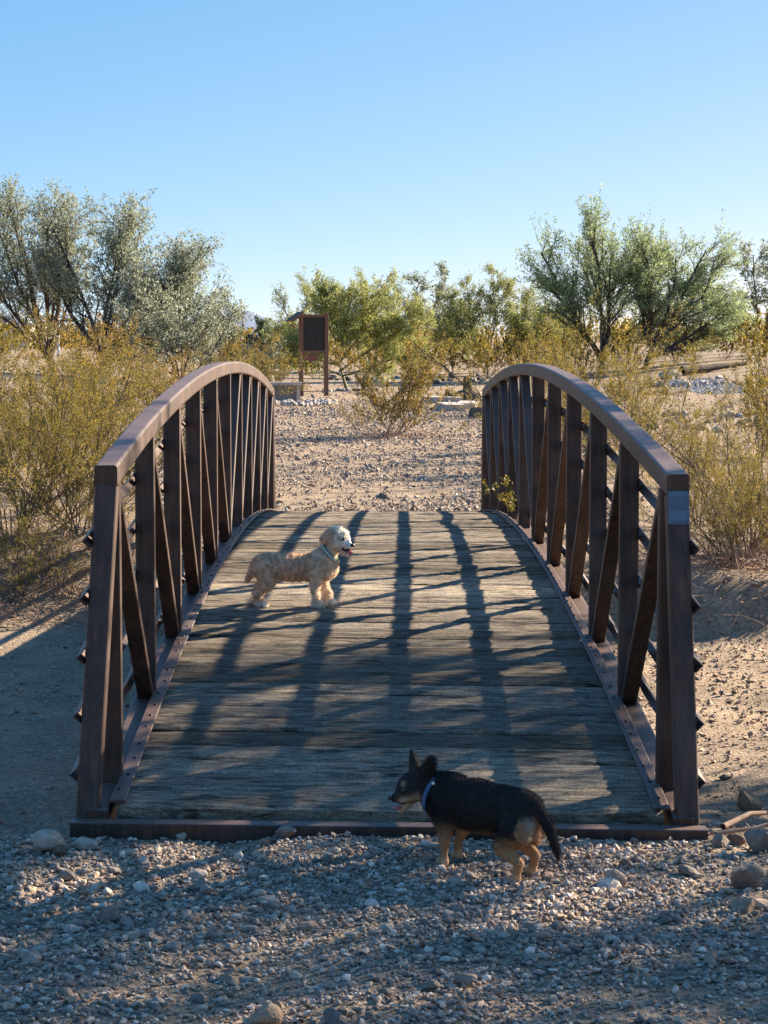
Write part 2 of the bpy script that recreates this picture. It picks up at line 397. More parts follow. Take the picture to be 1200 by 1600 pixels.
def build_gravel():
    r = np.random.default_rng(11)
    # loose gravel in front of the bridge
    n = 60000; x = np.concatenate([r.uniform(-1.5, 1.5, n), r.uniform(-4, 4, n // 5)]); y = np.concatenate([r.uniform(-2.9, -0.42, n), r.uniform(-4.6, -0.42, n // 5)])
    k = dens_mask(x, y, r); x, y = x[k], y[k]; n = len(x)
    size = np.clip(r.lognormal(math.log(0.0135), 0.42, n), 0.006, 0.04)
    b_ = (size > 0.0165) & (np.abs(x) < 1.5) & (y > -2.9)
    stone_field('gravel', x[b_], y[b_], size[b_], ICO_V, ICO_F, VAR12, stone_cols(b_.sum(), 0, r), 0.3, 'loose grey brown gravel spread in front of the bridge', flat=0.7, r=r)
    stone_field('gravel', x[~b_], y[~b_], size[~b_], OCT_V, OCT_F, VAR6, stone_cols((~b_).sum(), 0, r), 0.3, 'fine grey grit between the gravel in front of the bridge', flat=0.75, r=r)
    # wash floor and banks on both sides of the bridge
    n = 15000; x = np.concatenate([r.uniform(1.0, 4.5, n), r.uniform(-4.5, -1.0, n // 2)]); y = np.concatenate([r.uniform(-0.42, 7.4, n), r.uniform(0.2, 11, n // 2)])
    k = r.uniform(size=len(x)) < np.clip(0.6 + 0.4 * wnoise(x, y, 1.8, 10, 9) - 0.35 * (x < 0), 0.05, 1); x, y = x[k], y[k]; n = len(x)
    size = np.clip(r.lognormal(math.log(0.022), 0.5, n), 0.008, 0.075)
    stone_field('gravel', x, y, size, OCT_V, OCT_F, VAR6, stone_cols(n, 0.6, r) * 0.9, 0.35, 'tan gravel strewn over the dry wash beside the bridge', r=r)
    # gravel path beyond the bridge
    n = 54000; u = r.uniform(size=n) ** 1.7; y = 11.7 + 34 * u; x = r.uniform(-1, 1, n) * (0.35 + 0.085 * (y + 7.6)) + 0.05
    n2 = 9000; y2 = 11.7 + 55 * r.uniform(size=n2) ** 1.2; x2 = r.uniform(-1, 1, n2) * (2.5 + 0.13 * y2); x, y = np.concatenate([x, x2]), np.concatenate([y, y2]); n = len(x)
    k = r.uniform(size=n) < np.clip(0.80 + 0.30 * wnoise(x, y, 0.9, 10, 15) - 0.55 * np.exp(-((y - 15.5 - 0.8 * x) / 1.3) ** 2), 0.15, 1); x, y = x[k], y[k]; n = len(x)
    size = np.clip(r.lognormal(math.log(0.028), 0.42, n), 0.012, 0.09) * (0.75 + 0.018 * y)
    stone_field('gravel', x, y, size, OCT_V, OCT_F, VAR6, stone_cols(n, 0.3, r) * np.array([0.98, 1.03, 1.08]), 0.3, 'tan gravel covering the path beyond the bridge', flat=0.75, r=r)
build_gravel()

STONE_ME = []
def stone_meshes():
    r = np.random.default_rng(21)
    for i in range(26):
        v = VAR42[i % 24] * np.array([1.15, 0.85, 0.62]) * 0.5
        STONE_ME.append(mesh_np('stone', v, ICO2_F, M_STONE, stone_cols(1, 0.1, r).repeat(42, 0)))
stone_meshes()
def loose_stones():
    r = np.random.default_rng(22); made = 0
    while made < 285:
        x, y = r.uniform(-1.25, 1.25), r.uniform(-2.7, -0.5)
        if math.hypot(x - 0.45, (y + 2.35)) < 0.5 and r.uniform() < 0.85: continue
        s = float(np.clip(r.lognormal(math.log(0.036), 0.32), 0.024, 0.08))
        z = float(terr(x, y)) + s * 0.16
        obj('stone', STONE_ME[r.integers(0, 26)], GROUND, (x, y, z), (r.normal(0, .3), r.normal(0, .3), r.uniform(0, 6.28)), (s, s, s)); made += 1
loose_stones()

# notable rocks, each a thing of its own
def rock(px, py, w, h, col, label, seed, z=None, flat=None, name='rock'):
    r = pix_ray(px, py); zt = -0.085
    for _ in range(8):
        t = (zt - CAM[2]) / r[2]; p = CAM + r * t; zt = float(terr(p[0], p[1]))
    d = p[1] - CAM[1]; W, H = w * d / 3513, h * d / 3513
    rr = np.random.default_rng(seed)
    V = rough_variants(ICO3_V, 1, 0.018, seed)[0]
    V = V / np.abs(V).max(0) * np.array([W / 2, W * 0.42, H * 0.62])
    V[:, 2] += H * 0.38
    a = rr.uniform(-0.5, 0.5); c, s = math.cos(a), math.sin(a); V[:, :2] = V[:, :2] @ np.array([[c, s], [-s, c]])
    cols = np.array(col) * np.array([1.18, 1.02, 0.84]) * (1 + 0.08 * rr.normal(size=(len(V), 1)))
    o = obj(name, mesh_np('rock', V, ICO3_F, M_ROCK, cols, smooth=False), None, (p[0], p[1], zt))
    tag(o, label, 'rock', 'larger rocks lying in the gravel'); return o
GREY, PALE, BROWN, TAN = (0.20, 0.19, 0.18), (0.34, 0.32, 0.29), (0.15, 0.11, 0.085), (0.29, 0.24, 0.19)
rock(75, 1333, 56, 38, PALE, 'rounded pale rock beside the left end post of the bridge', 1)
rock(96, 1338, 30, 20, BROWN, 'small brown rock leaning on the rounded pale rock at left', 2)
rock(134, 1326, 40, 18, PALE, 'flat pale rock against the left corner of the end beam', 3)
rock(280, 1311, 26, 13, PALE, 'small whitish rock touching the end beam left of centre', 4)
rock(448, 1310, 36, 20, GREY, 'pointed grey rock against the middle of the end beam', 5)
rock(412, 1604, 62, 40, TAN, 'pale tan boulder cut by the bottom edge of the photo', 6)
rock(432, 1592, 22, 30, TAN, 'narrow tan rock standing beside the boulder at the bottom edge', 7)
rock(960, 1388, 42, 32, (0.30, 0.245, 0.225), 'rounded pinkish grey rock right of the black dog', 8)
rock(978, 1356, 22, 15, BROWN, 'small brown rock behind the rounded pinkish grey rock', 9)
rock(1168, 1388, 58, 42, GREY, 'knobbly grey rock by the right edge of the photo', 10)
rock(1162, 1423, 46, 32, (0.27, 0.23, 0.19), 'pitted brown rock in front of the knobbly grey rock', 11)
rock(1192, 1330, 60, 40, GREY, 'grey boulder at the right edge beside the sticks', 12)
rock(1128, 1322, 34, 26, GREY, 'angular grey rock beside the right foot of the end beam', 13)
rock(1172, 1265, 44, 34, (0.26, 0.19, 0.13), 'brown rock sitting in sunlit dirt right of the bridge', 14)
rock(1150, 1318, 36, 18, BROWN, 'flat brown rock between the angular grey rock and the boulder', 15)
rock(170, 1440, 40, 28, GREY, 'rounded grey rock in the gravel at lower left', 16)
rock(108, 1375, 36, 18, GREY, 'wedge shaped grey rock in the gravel at left', 17)
rock(52, 1502, 40, 18, (0.36, 0.29, 0.26), 'smooth pinkish rock in the gravel near the lower left corner', 18)
rock(206, 1468, 24, 16, PALE, 'small pale flat rock below the rounded grey rock', 19)
rock(728, 1540, 40, 22, GREY, 'low grey rock in the smooth dirt at bottom centre', 20)
rock(672, 1548, 34, 18, GREY, 'dark grey rock left of the low grey rock at bottom centre', 21)
rock(355, 1536, 34, 15, TAN, 'brown oblong pebble rock below left centre in the gravel', 22)
rock(865, 1568, 22, 14, PALE, 'small pale rock on the smooth dirt at bottom right', 23)
rock(430, 1420, 20, 16, TAN, 'tan rock catching light in the left gravel', 24)

# ------------------------------------------------------------------ bridge
PANEL = 1.207; NP_ = 10; L = PANEL * NP_; CAMB_D, CAMB_R, ZE = 0.2925, 0.277, -0.02
def tw(x, y): return -0.013 * (x / 0.95) * max(0.0, 1 - max(y, 0) / L)
def zd(y): s = y / L; return CAMB_D * 4 * s * (1 - s) + ZE * s
def zr(y): s = y / L; return 1.015 + CAMB_R * 4 * s * (1 - s) + ZE * s        # underside of the top rail
BR = empty('footbridge', (0, 5.9, -0.4), 0, 'brown steel arched footbridge with truss railings and weathered plank deck', 'footbridge')
BINV = Vector((0, -5.9, 0.4))
def bpart(name, mb_or_me, parent, mat=M_STEEL):
    me = mb_or_me.build(name, mat) if isinstance(mb_or_me, MB) else mb_or_me
    o = obj(name, me, parent)
    if parent is BR: o.location = BINV
    return o
def bempty(name, label=None):
    e = bpy.data.objects.new(name, None); C.objects.link(e); e.parent = BR; e.location = BINV
    if label: e['label'] = label
    return e
Y0, Y1 = -0.33, L + 0.33
# deck planks
DECK = bempty('deck')
def plank_mesh(seed, w):
    r = np.random.default_rng(seed); nx, ny = 44, 11; hw = 0.905
    xs = np.linspace(-hw, hw, nx); ys = np.linspace(-w / 2, w / 2, ny); th = 0.055
    V = []; 
    e0 = np.convolve(r.normal(size=nx + 4), np.ones(3) / 3, 'same')[2:-2] * 0.0022; e1 = np.convolve(r.normal(size=nx + 4), np.ones(3) / 3, 'same')[2:-2] * 0.0022
    rows = np.stack([np.convolve(r.normal(size=nx + 8), np.ones(7) / 7, 'same')[4:-4] for _ in range(ny)]) * 0.0042
    cup = r.uniform(-0.002, 0.004); bow = r.normal(0, 0.003)
    for j in range(ny):
        t = j / (ny - 1)
        for i in range(nx):
            yy = ys[j] + e0[i] * (1 - t) + e1[i] * t
            zz = cup * (2 * t - 1) ** 2 + bow * (1 - (xs[i] / hw) ** 2) + rows[j, i] + r.normal(0, 0.0004) - (0.009 if j in (0, ny - 1) else 0.002 if j in (1, ny - 2) else 0)
            V.append((xs[i], yy, zz))
    nt = len(V)
    for j in (0, ny - 1):
        for i in range(nx): p = V[j * nx + i]; V.append((p[0], p[1], p[2] - th))
    F = [(j*nx+i, j*nx+i+1, (j+1)*nx+i+1, (j+1)*nx+i) for j in range(ny-1) for i in range(nx-1)]
    a, b = nt, nt + nx
    F += [(a+i, a+i+1, i+1, i) for i in range(nx-1)] + [((ny-1)*nx+i, (ny-1)*nx+i+1, b+i+1, b+i) for i in range(nx-1)]
    F += [(b+i, b+i+1, a+i+1, a+i) for i in range(nx-1)]
    return mesh_np('plank', np.array(V), np.array(F), M_WOOD)
PW = 0.194; NPL = int((Y1 - Y0 - 0.05) / PW)
PME = [plank_mesh(100 + i, PW - 0.006) for i in range(14)]
_r = np.random.default_rng(41)
for i in range(NPL):
    y = Y0 + 0.04 + PW * (i + 0.5); sl_ = (zd(y + .05) - zd(y - .05)) / .1
    p = obj('plank', PME[_r.integers(0, 14)], DECK, (0, y, zd(y) - 0.012 + _r.normal(0, 0.0032)),
            (math.atan(sl_) + _r.normal(0, 0.013), 0.5 * 2 * 0.013 / 0.95 * max(0, 1 - max(y, 0) / L), math.pi * int(_r.integers(0, 2))))
    if abs(p.rotation_euler.z) > 1: p.rotation_euler.x *= -1; p.rotation_euler.y *= -1
ysm = np.linspace(-0.30, L + 0.30, 60)
bolt_me = None
def bolt_mesh():
    mb = MB(); n = 8; R = 0.0068
    vs = [(R * math.cos(2*math.pi*k/n), R * math.sin(2*math.pi*k/n), 0) for k in range(n)] + [(0.6*R * math.cos(2*math.pi*k/n), 0.6*R * math.sin(2*math.pi*k/n), 0.006) for k in range(n)]
    mb.add(vs, [(k, (k+1) % n, n + (k+1) % n, n + k) for k in range(n)] + [tuple(range(n, 2*n))]); return mb.build('bolt', M_DARKMETAL)
bolt_me = bolt_mesh()
for sd in (-1, 1):
    # steel angle holding the plank ends down
    mb = MB(); sweep(mb, [(sd * 0.900, y, zd(y) + 0.005 + tw(sd, y)) for y in ysm], rsec(0.052, 0.008, 0.003, 2))
    cb = bpart('curb_angle', mb, BR)
    for i in range(NPL):
        y = Y0 + 0.04 + PW * (i + 0.5) + _r.normal(0, 0.02)
        if y < ysm[0] or y > ysm[-1]: continue
        obj('bolt', bolt_me, cb, (sd * (0.897 + _r.normal(0, 0.003)), y, zd(y) + 0.0085 + tw(sd, y)))
# end beams
for yy in (Y0 - 0.035, Y1 + 0.035):
    mb = MB(); sweep(mb, [(-1.045, yy, -0.122 + tw(-1, yy)), (1.035, yy, -0.122 + tw(1, yy))], rsec(0.075, 0.10, 0.006), lat=(0, 1, 0)); bpart('end_beam', mb, BR)
for k in range(1, NP_):
    y = k * PANEL; mb = MB(); sweep(mb, [(-0.93, y, zd(y) - 0.125), (0.93, y, zd(y) - 0.125)], rsec(0.06, 0.10, 0.006), lat=(0, 1, 0)); bpart('floor_beam', mb, BR)

TUBE = 0.076
POSTX = {-1: ((-0.962, -0.33), (-0.909, -0.14)), 1: ((0.945, -0.33), (0.922, -0.16))}    # inner edge: (x bottom, y), (x top, y)
for sd in (-1, 1):
    RA = bempty('railing', 'left hand truss railing with lit inner faces' if sd < 0 else 'right hand truss railing with metal name plate on its near post')
    def rp(name, mb, mat=M_STEEL):
        return obj(name, mb.build(name, mat), RA)
    xi = 0.915; xc = sd * (xi + TUBE / 2)
    (xb, yb), (xt, yt) = POSTX[sd]
    xbc, xtc = xb + sd * TUBE / 2, xt + sd * TUBE / 2
    def railx(y): return xtc + (xc - xtc) * min(1, max(0, (y - yt) / 1.2)) if y < 6 else xc
    ysr = np.concatenate([[yt + 0.001], np.linspace(yt + 0.1, L - yt - 0.1, 70), [L - yt - 0.001]])
    mb = MB(); sweep(mb, [(railx(y), y, zr(y) + TUBE / 2 + tw(sd, y)) for y in ysr], rsec(TUBE, TUBE, 0.010, 4)); rp('top_rail', mb)
    # bottom chord carrying the posts
    ysb = np.linspace(Y0, Y1, 50)
    mb = MB(); sweep(mb, [(sd * (xi + 0.050), y, zd(y) - 0.064 + tw(sd, y)) for y in ysb], rsec(0.072, 0.10, 0.008)); rp('bottom_chord', mb)
    # end posts
    mb = MB(); sweep(mb, [(xbc, yb + 0.038, -0.10 + tw(sd, 0)), (xtc, yt + 0.038, zr(yt) + 0.004 + tw(sd, 0))], rsec(TUBE, TUBE, 0.010, 4)); rp('end_post', mb)
    mb = MB(); sweep(mb, [(xc, L - yb - 0.038, -0.09), (xc, L - yt - 0.038, zr(L) + 0.004)], rsec(TUBE, TUBE, 0.010, 4)); rp('end_post', mb)
    for k in range(NP_ + 1):
        y = k * PANEL; mb = MB()
        sweep(mb, [(xc, y, zd(y) - 0.016 + tw(sd, y)), (xc, y, zr(y) + 0.003 + tw(sd, y))], rsec(TUBE, 0.050, 0.007, 3)); rp('vertical_post', mb)
    for k in range(NP_):
        a, b = (k, k + 1) if k < NP_ / 2 else (k + 1, k)      # high end a, low end b (towards midspan)
        s_ = 1 if b > a else -1
        ya, yb_ = a * PANEL + s_ * 0.045, b * PANEL - s_ * 0.045
        mb = MB(); sweep(mb, [(xc, ya, zr(ya) - 0.02 + tw(sd, ya)), (xc, yb_, zd(yb_) + 0.0 + tw(sd, yb_))], rsec(0.062, 0.040, 0.006, 3)); rp('diagonal_brace', mb)
    # five steel angles on the outer face, apex pointing out
    for j, h in enumerate((0.09, 0.28, 0.47, 0.66, 0.85)):
        g = 0.0245; tk = 0.004
        sec = [(0, g), (sd * g, 0), (0, -g), (0, -g + tk * 1.4), (sd * (g - tk * 1.4), 0), (0, g - tk * 1.4)]
        x0 = sd * (xi + TUBE + 0.001)
        pth = []
        for y in np.linspace(-0.20 - 0.10 * (1 - h), L + 0.25, 60):
            dz = 0.0
            if sd > 0 and j == 1: dz = 0.02 * math.exp(-((y - 8.2) / 0.6) ** 2)      # a bent spot in one rail
            f = max(0.0, 1 - max(0, y) / 1.0) if y < 1 else 0.0
            xpost = (xb + (xt - xb) * h / 1.05) + sd * (TUBE + 0.001)
            pth.append((x0 * (1 - f) + xpost * f, y, zd(y) * 0.97 + h + dz + tw(sd, y)))
        mb = MB(); sweep(mb, pth, sec); rp('safety_rail', mb)
    if sd > 0:
        # maker's plate on the near post: bare metal, blue sky reflection put into its colour, faint worn print
        m, nt, out = new_mat('name_plate_metal'); t = NT(nt); v = coords(t)
        mp = t.n('Mapping'); mp.inputs['Scale'].default_value = (140, 1, 420); t.l(v, mp.inputs['Vector'])
        n1 = t.noise(mp.outputs[0], 1.0, 3, 0.6); c = t.ramp(n1, [(0.40, (0.07, 0.085, 0.105)), (0.60, (0.13, 0.155, 0.185))])
        t.bsdf(out, c, 0.38, 0.6)
        M_PLATE = m; M_PLAIN = mat_simple('name_plate_blank', (0.13, 0.165, 0.205), 0.45, 0.06, 20, 0.05, 0.001, 0.6)
        zt_, ztop = zr(yt) + tw(1, 0), zr(yt) + TUBE + tw(1, 0)
        f = lambda z: (yb + (yt - yb) * (z + 0.07) / (zt_ + 0.07)) - 0.003
        zc = ztop - 0.026 - 0.055 - 0.03; rx = -math.atan2((yt - yb), zt_ + 0.07)
        mb = MB(); box(mb, (0, 0, 0), (0.070, 0.003, 0.112)); pl = obj('name_plate', mb.build('name_plate', M_PLATE), RA, (xtc - 0.0005, f(zc) - 0.001, zc), (rx, 0, 0))
        mb = MB(); box(mb, (0, 0, 0), (0.060, 0.0015, 0.034)); obj('blank_field', mb.build('blank_field', M_PLAIN), pl, (0, -0.0022, -0.026))
        mb = MB(); box(mb, (0, 0, 0), (0.060, 0.0015, 0.012)); obj('header_band', mb.build('header_band', M_PLAIN), pl, (0, -0.0022, 0.044))
        for sx_ in (-1, 1):
            mb = MB(); box(mb, (0, 0, 0), (0.0025, 0.002, 0.108)); obj('plate_border', mb.build('plate_border', M_PLAIN), pl, (sx_ * 0.0335, -0.002, 0))

# ------------------------------------------------------------------ plants
def unit(v): return v / np.maximum(np.linalg.norm(v, axis=-1, keepdims=True), 1e-9)
def first_stems(n, H, ang0, ang1, npt, r, lean=(0, 0), up=0.25, jit=0.10, radius=0.01, spread=0.05, lvar=0.3, az=None):
    a = r.uniform(0, 6.283, n) if az is None else np.asarray(az); th = np.radians(r.uniform(ang0, ang1, n))
    d = np.stack([np.sin(th) * np.cos(a) + lean[0], np.sin(th) * np.sin(a) + lean[1], np.cos(th)], 1); d = unit(d)
    p0 = np.stack([r.normal(0, spread, n), r.normal(0, spread, n), np.full(n, -0.04)], 1)
    ln = H * (1 - lvar * r.uniform(size=n)) / np.maximum(d[:, 2], 0.55)
    return grow(p0, d, ln, npt, up, jit, r), radius * r.uniform(0.7, 1.2, n)
def grow(p0, d, ln, npt, up, jit, r):
    P = [p0]; step = (ln / (npt - 1))[:, None]
    for i in range(npt - 1):
        d = unit(d + np.array([0, 0, up / npt]) + r.normal(0, jit, d.shape)); P.append(P[-1] + d * step)
    return np.stack(P, 1)
def spawn(P, R, m, t0, t1, ang, ln, r, npt=4, up=0.2, jit=0.12, rad=0.55, taper=0.5, lean=(0, 0, 0)):
    """m children on every parent branch"""
    N, n, _ = P.shape
    t = t0 + (t1 - t0) * (np.arange(m)[None] + r.uniform(size=(N, m))) / m
    f = t * (n - 1); i = np.minimum(f.astype(int), n - 2); fr = (f - i)[..., None]; ar = np.arange(N)[:, None]
    a, b = P[ar, i], P[ar, i + 1]; p0 = (a + (b - a) * fr).reshape(-1, 3); tg = unit(b - a).reshape(-1, 3)
    q = unit(np.cross(tg, r.normal(size=tg.shape))); an = np.radians(ang * r.uniform(0.6, 1.3, len(tg)))[:, None]
    d = unit(tg * np.cos(an) + q * np.sin(an) + np.array(lean))
    l = (ln * r.uniform(0.55, 1.25, (N, m)) * (1 - taper * t)).reshape(-1)
    ra = (R[:, None] * rad * (1 - 0.5 * t)).reshape(-1)
    return grow(p0, d, l, npt, up, jit, r), ra
def tubes(levels, sides=4):
    Vs, Fs, b = [], [], 0
    for P, R in levels:
        N, n, _ = P.shape
        tg = np.empty_like(P); tg[:, 1:-1] = P[:, 2:] - P[:, :-2]; tg[:, 0] = P[:, 1] - P[:, 0]; tg[:, -1] = P[:, -1] - P[:, -2]; tg = unit(tg)
        ref = np.where(np.abs(tg[..., 2:3]) > 0.9, np.array([1.0, 0, 0]), np.array([0, 0, 1.0]))
        u = unit(np.cross(tg, ref)); w = np.cross(tg, u)
        rad = R[:, None] * np.linspace(1, 0.35, n)[None]
        k = np.arange(sides) * 2 * math.pi / sides
        V = P[:, :, None] + rad[:, :, None, None] * (u[:, :, None] * np.cos(k)[None, None, :, None] + w[:, :, None] * np.sin(k)[None, None, :, None])
        Vs.append(V.reshape(-1, 3))
        base = b + (np.arange(N)[:, None, None] * n + np.arange(n - 1)[None, :, None]) * sides
        j = np.arange(sides)[None, None]; j2 = (j + 1) % sides
        Fs.append(np.stack([base + j, base + j2, base + sides + j2, base + sides + j], -1).reshape(-1, 4)); b += N * n * sides
    return np.concatenate(Vs), np.concatenate(Fs)
def leaves(P, k, l, w, r, pal, off=0.02, along=0.6, t0=0.15, sun_up=0.3, vert=0.0, cv=0.25):
    N, n, _ = P.shape
    t = t0 + (1 - t0) * r.uniform(size=(N, k)); f = t * (n - 1); i = np.minimum(f.astype(int), n - 2); fr = (f - i)[..., None]; ar = np.arange(N)[:, None]
    a, b = P[ar, i], P[ar, i + 1]; c = (a + (b - a) * fr).reshape(-1, 3) + r.normal(0, off, (N * k, 3)); tg = unit(b - a).reshape(-1, 3)
    ax = unit(tg * along + r.normal(0, 0.6, tg.shape) + np.array([0, 0, vert])); sd = unit(np.cross(ax, r.normal(size=ax.shape) + np.array([0, 0, sun_up])))
    s = r.uniform(0.6, 1.3, (len(c), 1)); A, B = ax * l * s / 2, sd * w * s / 2
    V = np.stack([c - A, c + B, c + A, c - B], 1).reshape(-1, 3)
    F = np.arange(len(c) * 4).reshape(-1, 4)
    pal = np.array([q[:3] for q in pal]); 
    twc = r.integers(0, len(pal), N)                     # twigs share a tone
    ci = np.where(r.uniform(size=(N, k)) < 0.55, twc[:, None], r.integers(0, len(pal), (N, k))).reshape(-1)
    col = pal[ci] * r.uniform(1 - cv, 1 + cv, (len(c), 1))
    return V, F, np.repeat(col, 4, 0)

CREO = [(0.213, 0.16, 0.024), (0.291, 0.209, 0.032), (0.134, 0.121, 0.026), (0.381, 0.275, 0.055), (0.095, 0.094, 0.024)]
CREO_DRY = [(0.25, 0.16, 0.040), (0.30, 0.185, 0.045), (0.17, 0.125, 0.036), (0.12, 0.10, 0.03)]
def creosote(H, seed, dense=1.0, nst=18, pal=CREO, leaf=(0.019, 0.009), spread_ang=48, k=34, twig=(6, 5), sides=3):
    r = np.random.default_rng(seed)
    S, R = first_stems(nst, H, 6, spread_ang, 8, r, up=0.35, jit=0.09, radius=0.0085 * H / 1.6, spread=0.06 * H)
    B, RB = spawn(S, R, twig[0], 0.10, 0.98, 34, H * 0.40, r, 6, 0.35, 0.12, 0.55)
    T, RT = spawn(B, RB, twig[1], 0.25, 1.0, 36, H * 0.17, r, 4, 0.3, 0.15, 0.6)
    V, F = tubes([(S, R), (B, RB), (T, np.maximum(RT, 0.0011))], sides)
    lv, lf, lc = leaves(T, int(k * dense), leaf[0], leaf[1], r, pal, off=0.014 * H / 1.6, t0=0.1)
    l2, f2, c2 = leaves(B, int(k * 0.5 * dense), leaf[0], leaf[1], r, pal, off=0.018 * H / 1.6, t0=0.5)
    return mesh_np('stems', V, F, M_STEM), mesh_np('foliage', np.concatenate([lv, l2]), np.concatenate([lf, f2 + len(lv)]), M_LEAF, np.concatenate([lc, c2]))
def place_bush(meshes, x, y, sc, rz, label, group, name='creosote_bush', cat='bush', sz=None):
    z = float(terr(x, y)); e = empty(name, (x, y, z - 0.01), rz, label, cat, group)
    e.scale = (sc, sc, sz or sc)
    obj('stems', meshes[0], e); obj('foliage', meshes[1], e); return e

NEAR = [creosote(1.7, 301, 1.2, 22, leaf=(0.016, 0.0085), twig=(8, 5), spread_ang=62), creosote(1.7, 302, 1.2, 22, leaf=(0.016, 0.0085), twig=(8, 5), spread_ang=66), creosote(1.7, 303, 1.0, 20, leaf=(0.016, 0.0085), twig=(7, 5), spread_ang=66), creosote(1.6, 304, 0.5, 18, leaf=(0.016, 0.0085), twig=(6, 5), spread_ang=70)]
MIDB = [creosote(1.5, 311, 1.0, 16, leaf=(0.026, 0.014), k=30), creosote(1.5, 312, 1.0, 16, leaf=(0.026, 0.014), k=30, pal=CREO_DRY), creosote(1.4, 313, 0.8, 14, leaf=(0.026, 0.014), k=20, spread_ang=58)]
GOLD = creosote(1.5, 315, 0.95, 20, leaf=(0.028, 0.015), k=34, twig=(7, 5), spread_ang=46, pal=CREO + CREO_DRY)
FARB = [creosote(1.4, 321 + i, 1.0, 11, leaf=(0.065, 0.035), k=12, twig=(5, 4), pal=(CREO, CREO_DRY, CREO)[i], spread_ang=60) for i in range(3)]
def pb(meshes, px, d, sc, rz, label, group=None, sz=None):
    x, y = at(px, d); return place_bush(meshes, x, y, sc, rz, label, group, sz=sz)
pb(MIDB[0], 862, 26.2, 0.72, 2.6, 'creosote bush just behind the far part of the right railing', 'creosote bushes right of the bridge')
pb(NEAR[3], 95, 17.0, 0.42, 2.0, 'low straggly bush at the foot of the big left creosotes', 'creosote bushes left of the bridge')
pb(NEAR[2], 20, 16.9, 0.45, 5.0, 'low leafy bush at the left edge in front of the big creosote', 'creosote bushes left of the bridge')
pb(NEAR[2], 152, 17.6, 0.40, 3.3, 'low leafy bush tucked against the near left railing', 'creosote bushes left of the bridge')
pb(NEAR[1], 1158, 15.8, 0.48, 0.4, 'dense low bush shading the right wash bank', 'creosote bushes right of the bridge')
pb(NEAR[2], 1205, 16.0, 0.55, 2.7, 'dense low bush at the right edge above the wash bank', 'creosote bushes right of the bridge')
pb(NEAR[3], 1130, 15.6, 0.40, 1.0, 'low straggly bush on the right wash bank', 'creosote bushes right of the bridge')
G1 = 'creosote bushes left of the bridge'; G2 = 'creosote bushes right of the bridge'
pb(NEAR[0], 120, 18.4, 0.84, 0.3, 'large yellow green creosote bush closest to the left railing', G1)
pb(NEAR[1], 15, 17.9, 0.84, 2.0, 'large dense creosote bush at the left edge of the photo', G1)
pb(NEAR[2], 62, 20.3, 0.88, 4.0, 'creosote bush filling the gap between the two big left bushes', G1)
pb(NEAR[1], 195, 22.5, 0.82, 5.1, 'creosote bush behind the left railing below the mesquite trees', G1)
pb(NEAR[0], -70, 20.5, 1.0, 1.2, 'creosote bush half cut off by the left edge', G1)
pb(MIDB[1], 165, 29.0, 1.15, 0.8, 'tall orange tipped creosote rising above the left bushes', G1)
pb(MIDB[0], 40, 27.0, 0.72, 2.8, 'creosote bush below the white shed', G1)
pb(MIDB[1], 262, 36.0, 0.8, 1.1, 'low creosote bush beside the rubble at left', G1)
pb(MIDB[2], 350, 60.0, 1.0, 1.1, 'low brownish bush behind the crest of the left railing', G1)
pb(NEAR[3], 1165, 16.6, 0.76, 0.5, 'open twiggy creosote bush beside the right name plate post', G2)
pb(NEAR[2], 1085, 18.8, 0.60, 2.2, 'creosote bush directly behind the right railing', G2)
pb(NEAR[3], 1240, 17.2, 0.82, 3.6, 'creosote bush cut off by the right edge', G2)
pb(NEAR[0], 985, 25.5, 0.86, 1.4, 'yellow creosote bush above the middle of the right railing', G2)
pb(MIDB[0], 1195, 29.0, 1.0, 0.2, 'yellow creosote bush at the right edge below the far tree', G2)
pb(MIDB[0], 930, 31.0, 0.95, 2.2, 'creosote bush below the left trunk of the big right tree', G2)
pb(MIDB[2], 1125, 24.0, 0.55, 4.4, 'thin creosote bush in front of the grey gravel bed', G2)
pb(NEAR[3], 880, 29.0, 1.15, 4.1, 'tall bare stemmed creosote above the crest of the right railing', G2)
pb(MIDB[0], 835, 44.0, 1.0, 0.4, 'low creosote bush left of the right railing crest', G2)
pb(GOLD, 612, 34.6, 0.86, 0.9, 'golden creosote bush standing alone in the middle of the path')
pb(MIDB[2], 560, 37.5, 0.42, 0.9, 'small sparse bush just left of the golden creosote')
pb(MIDB[0], 432, 62.0, 0.75, 1.9, 'round creosote bush behind the concrete bench')
pb(MIDB[1], 395, 70.0, 0.8, 3.9, 'creosote bush beside the slatted box')
pb(MIDB[2], 735, 42.0, 0.45, 2.9, 'small green shrub beside the far end of the right railing')

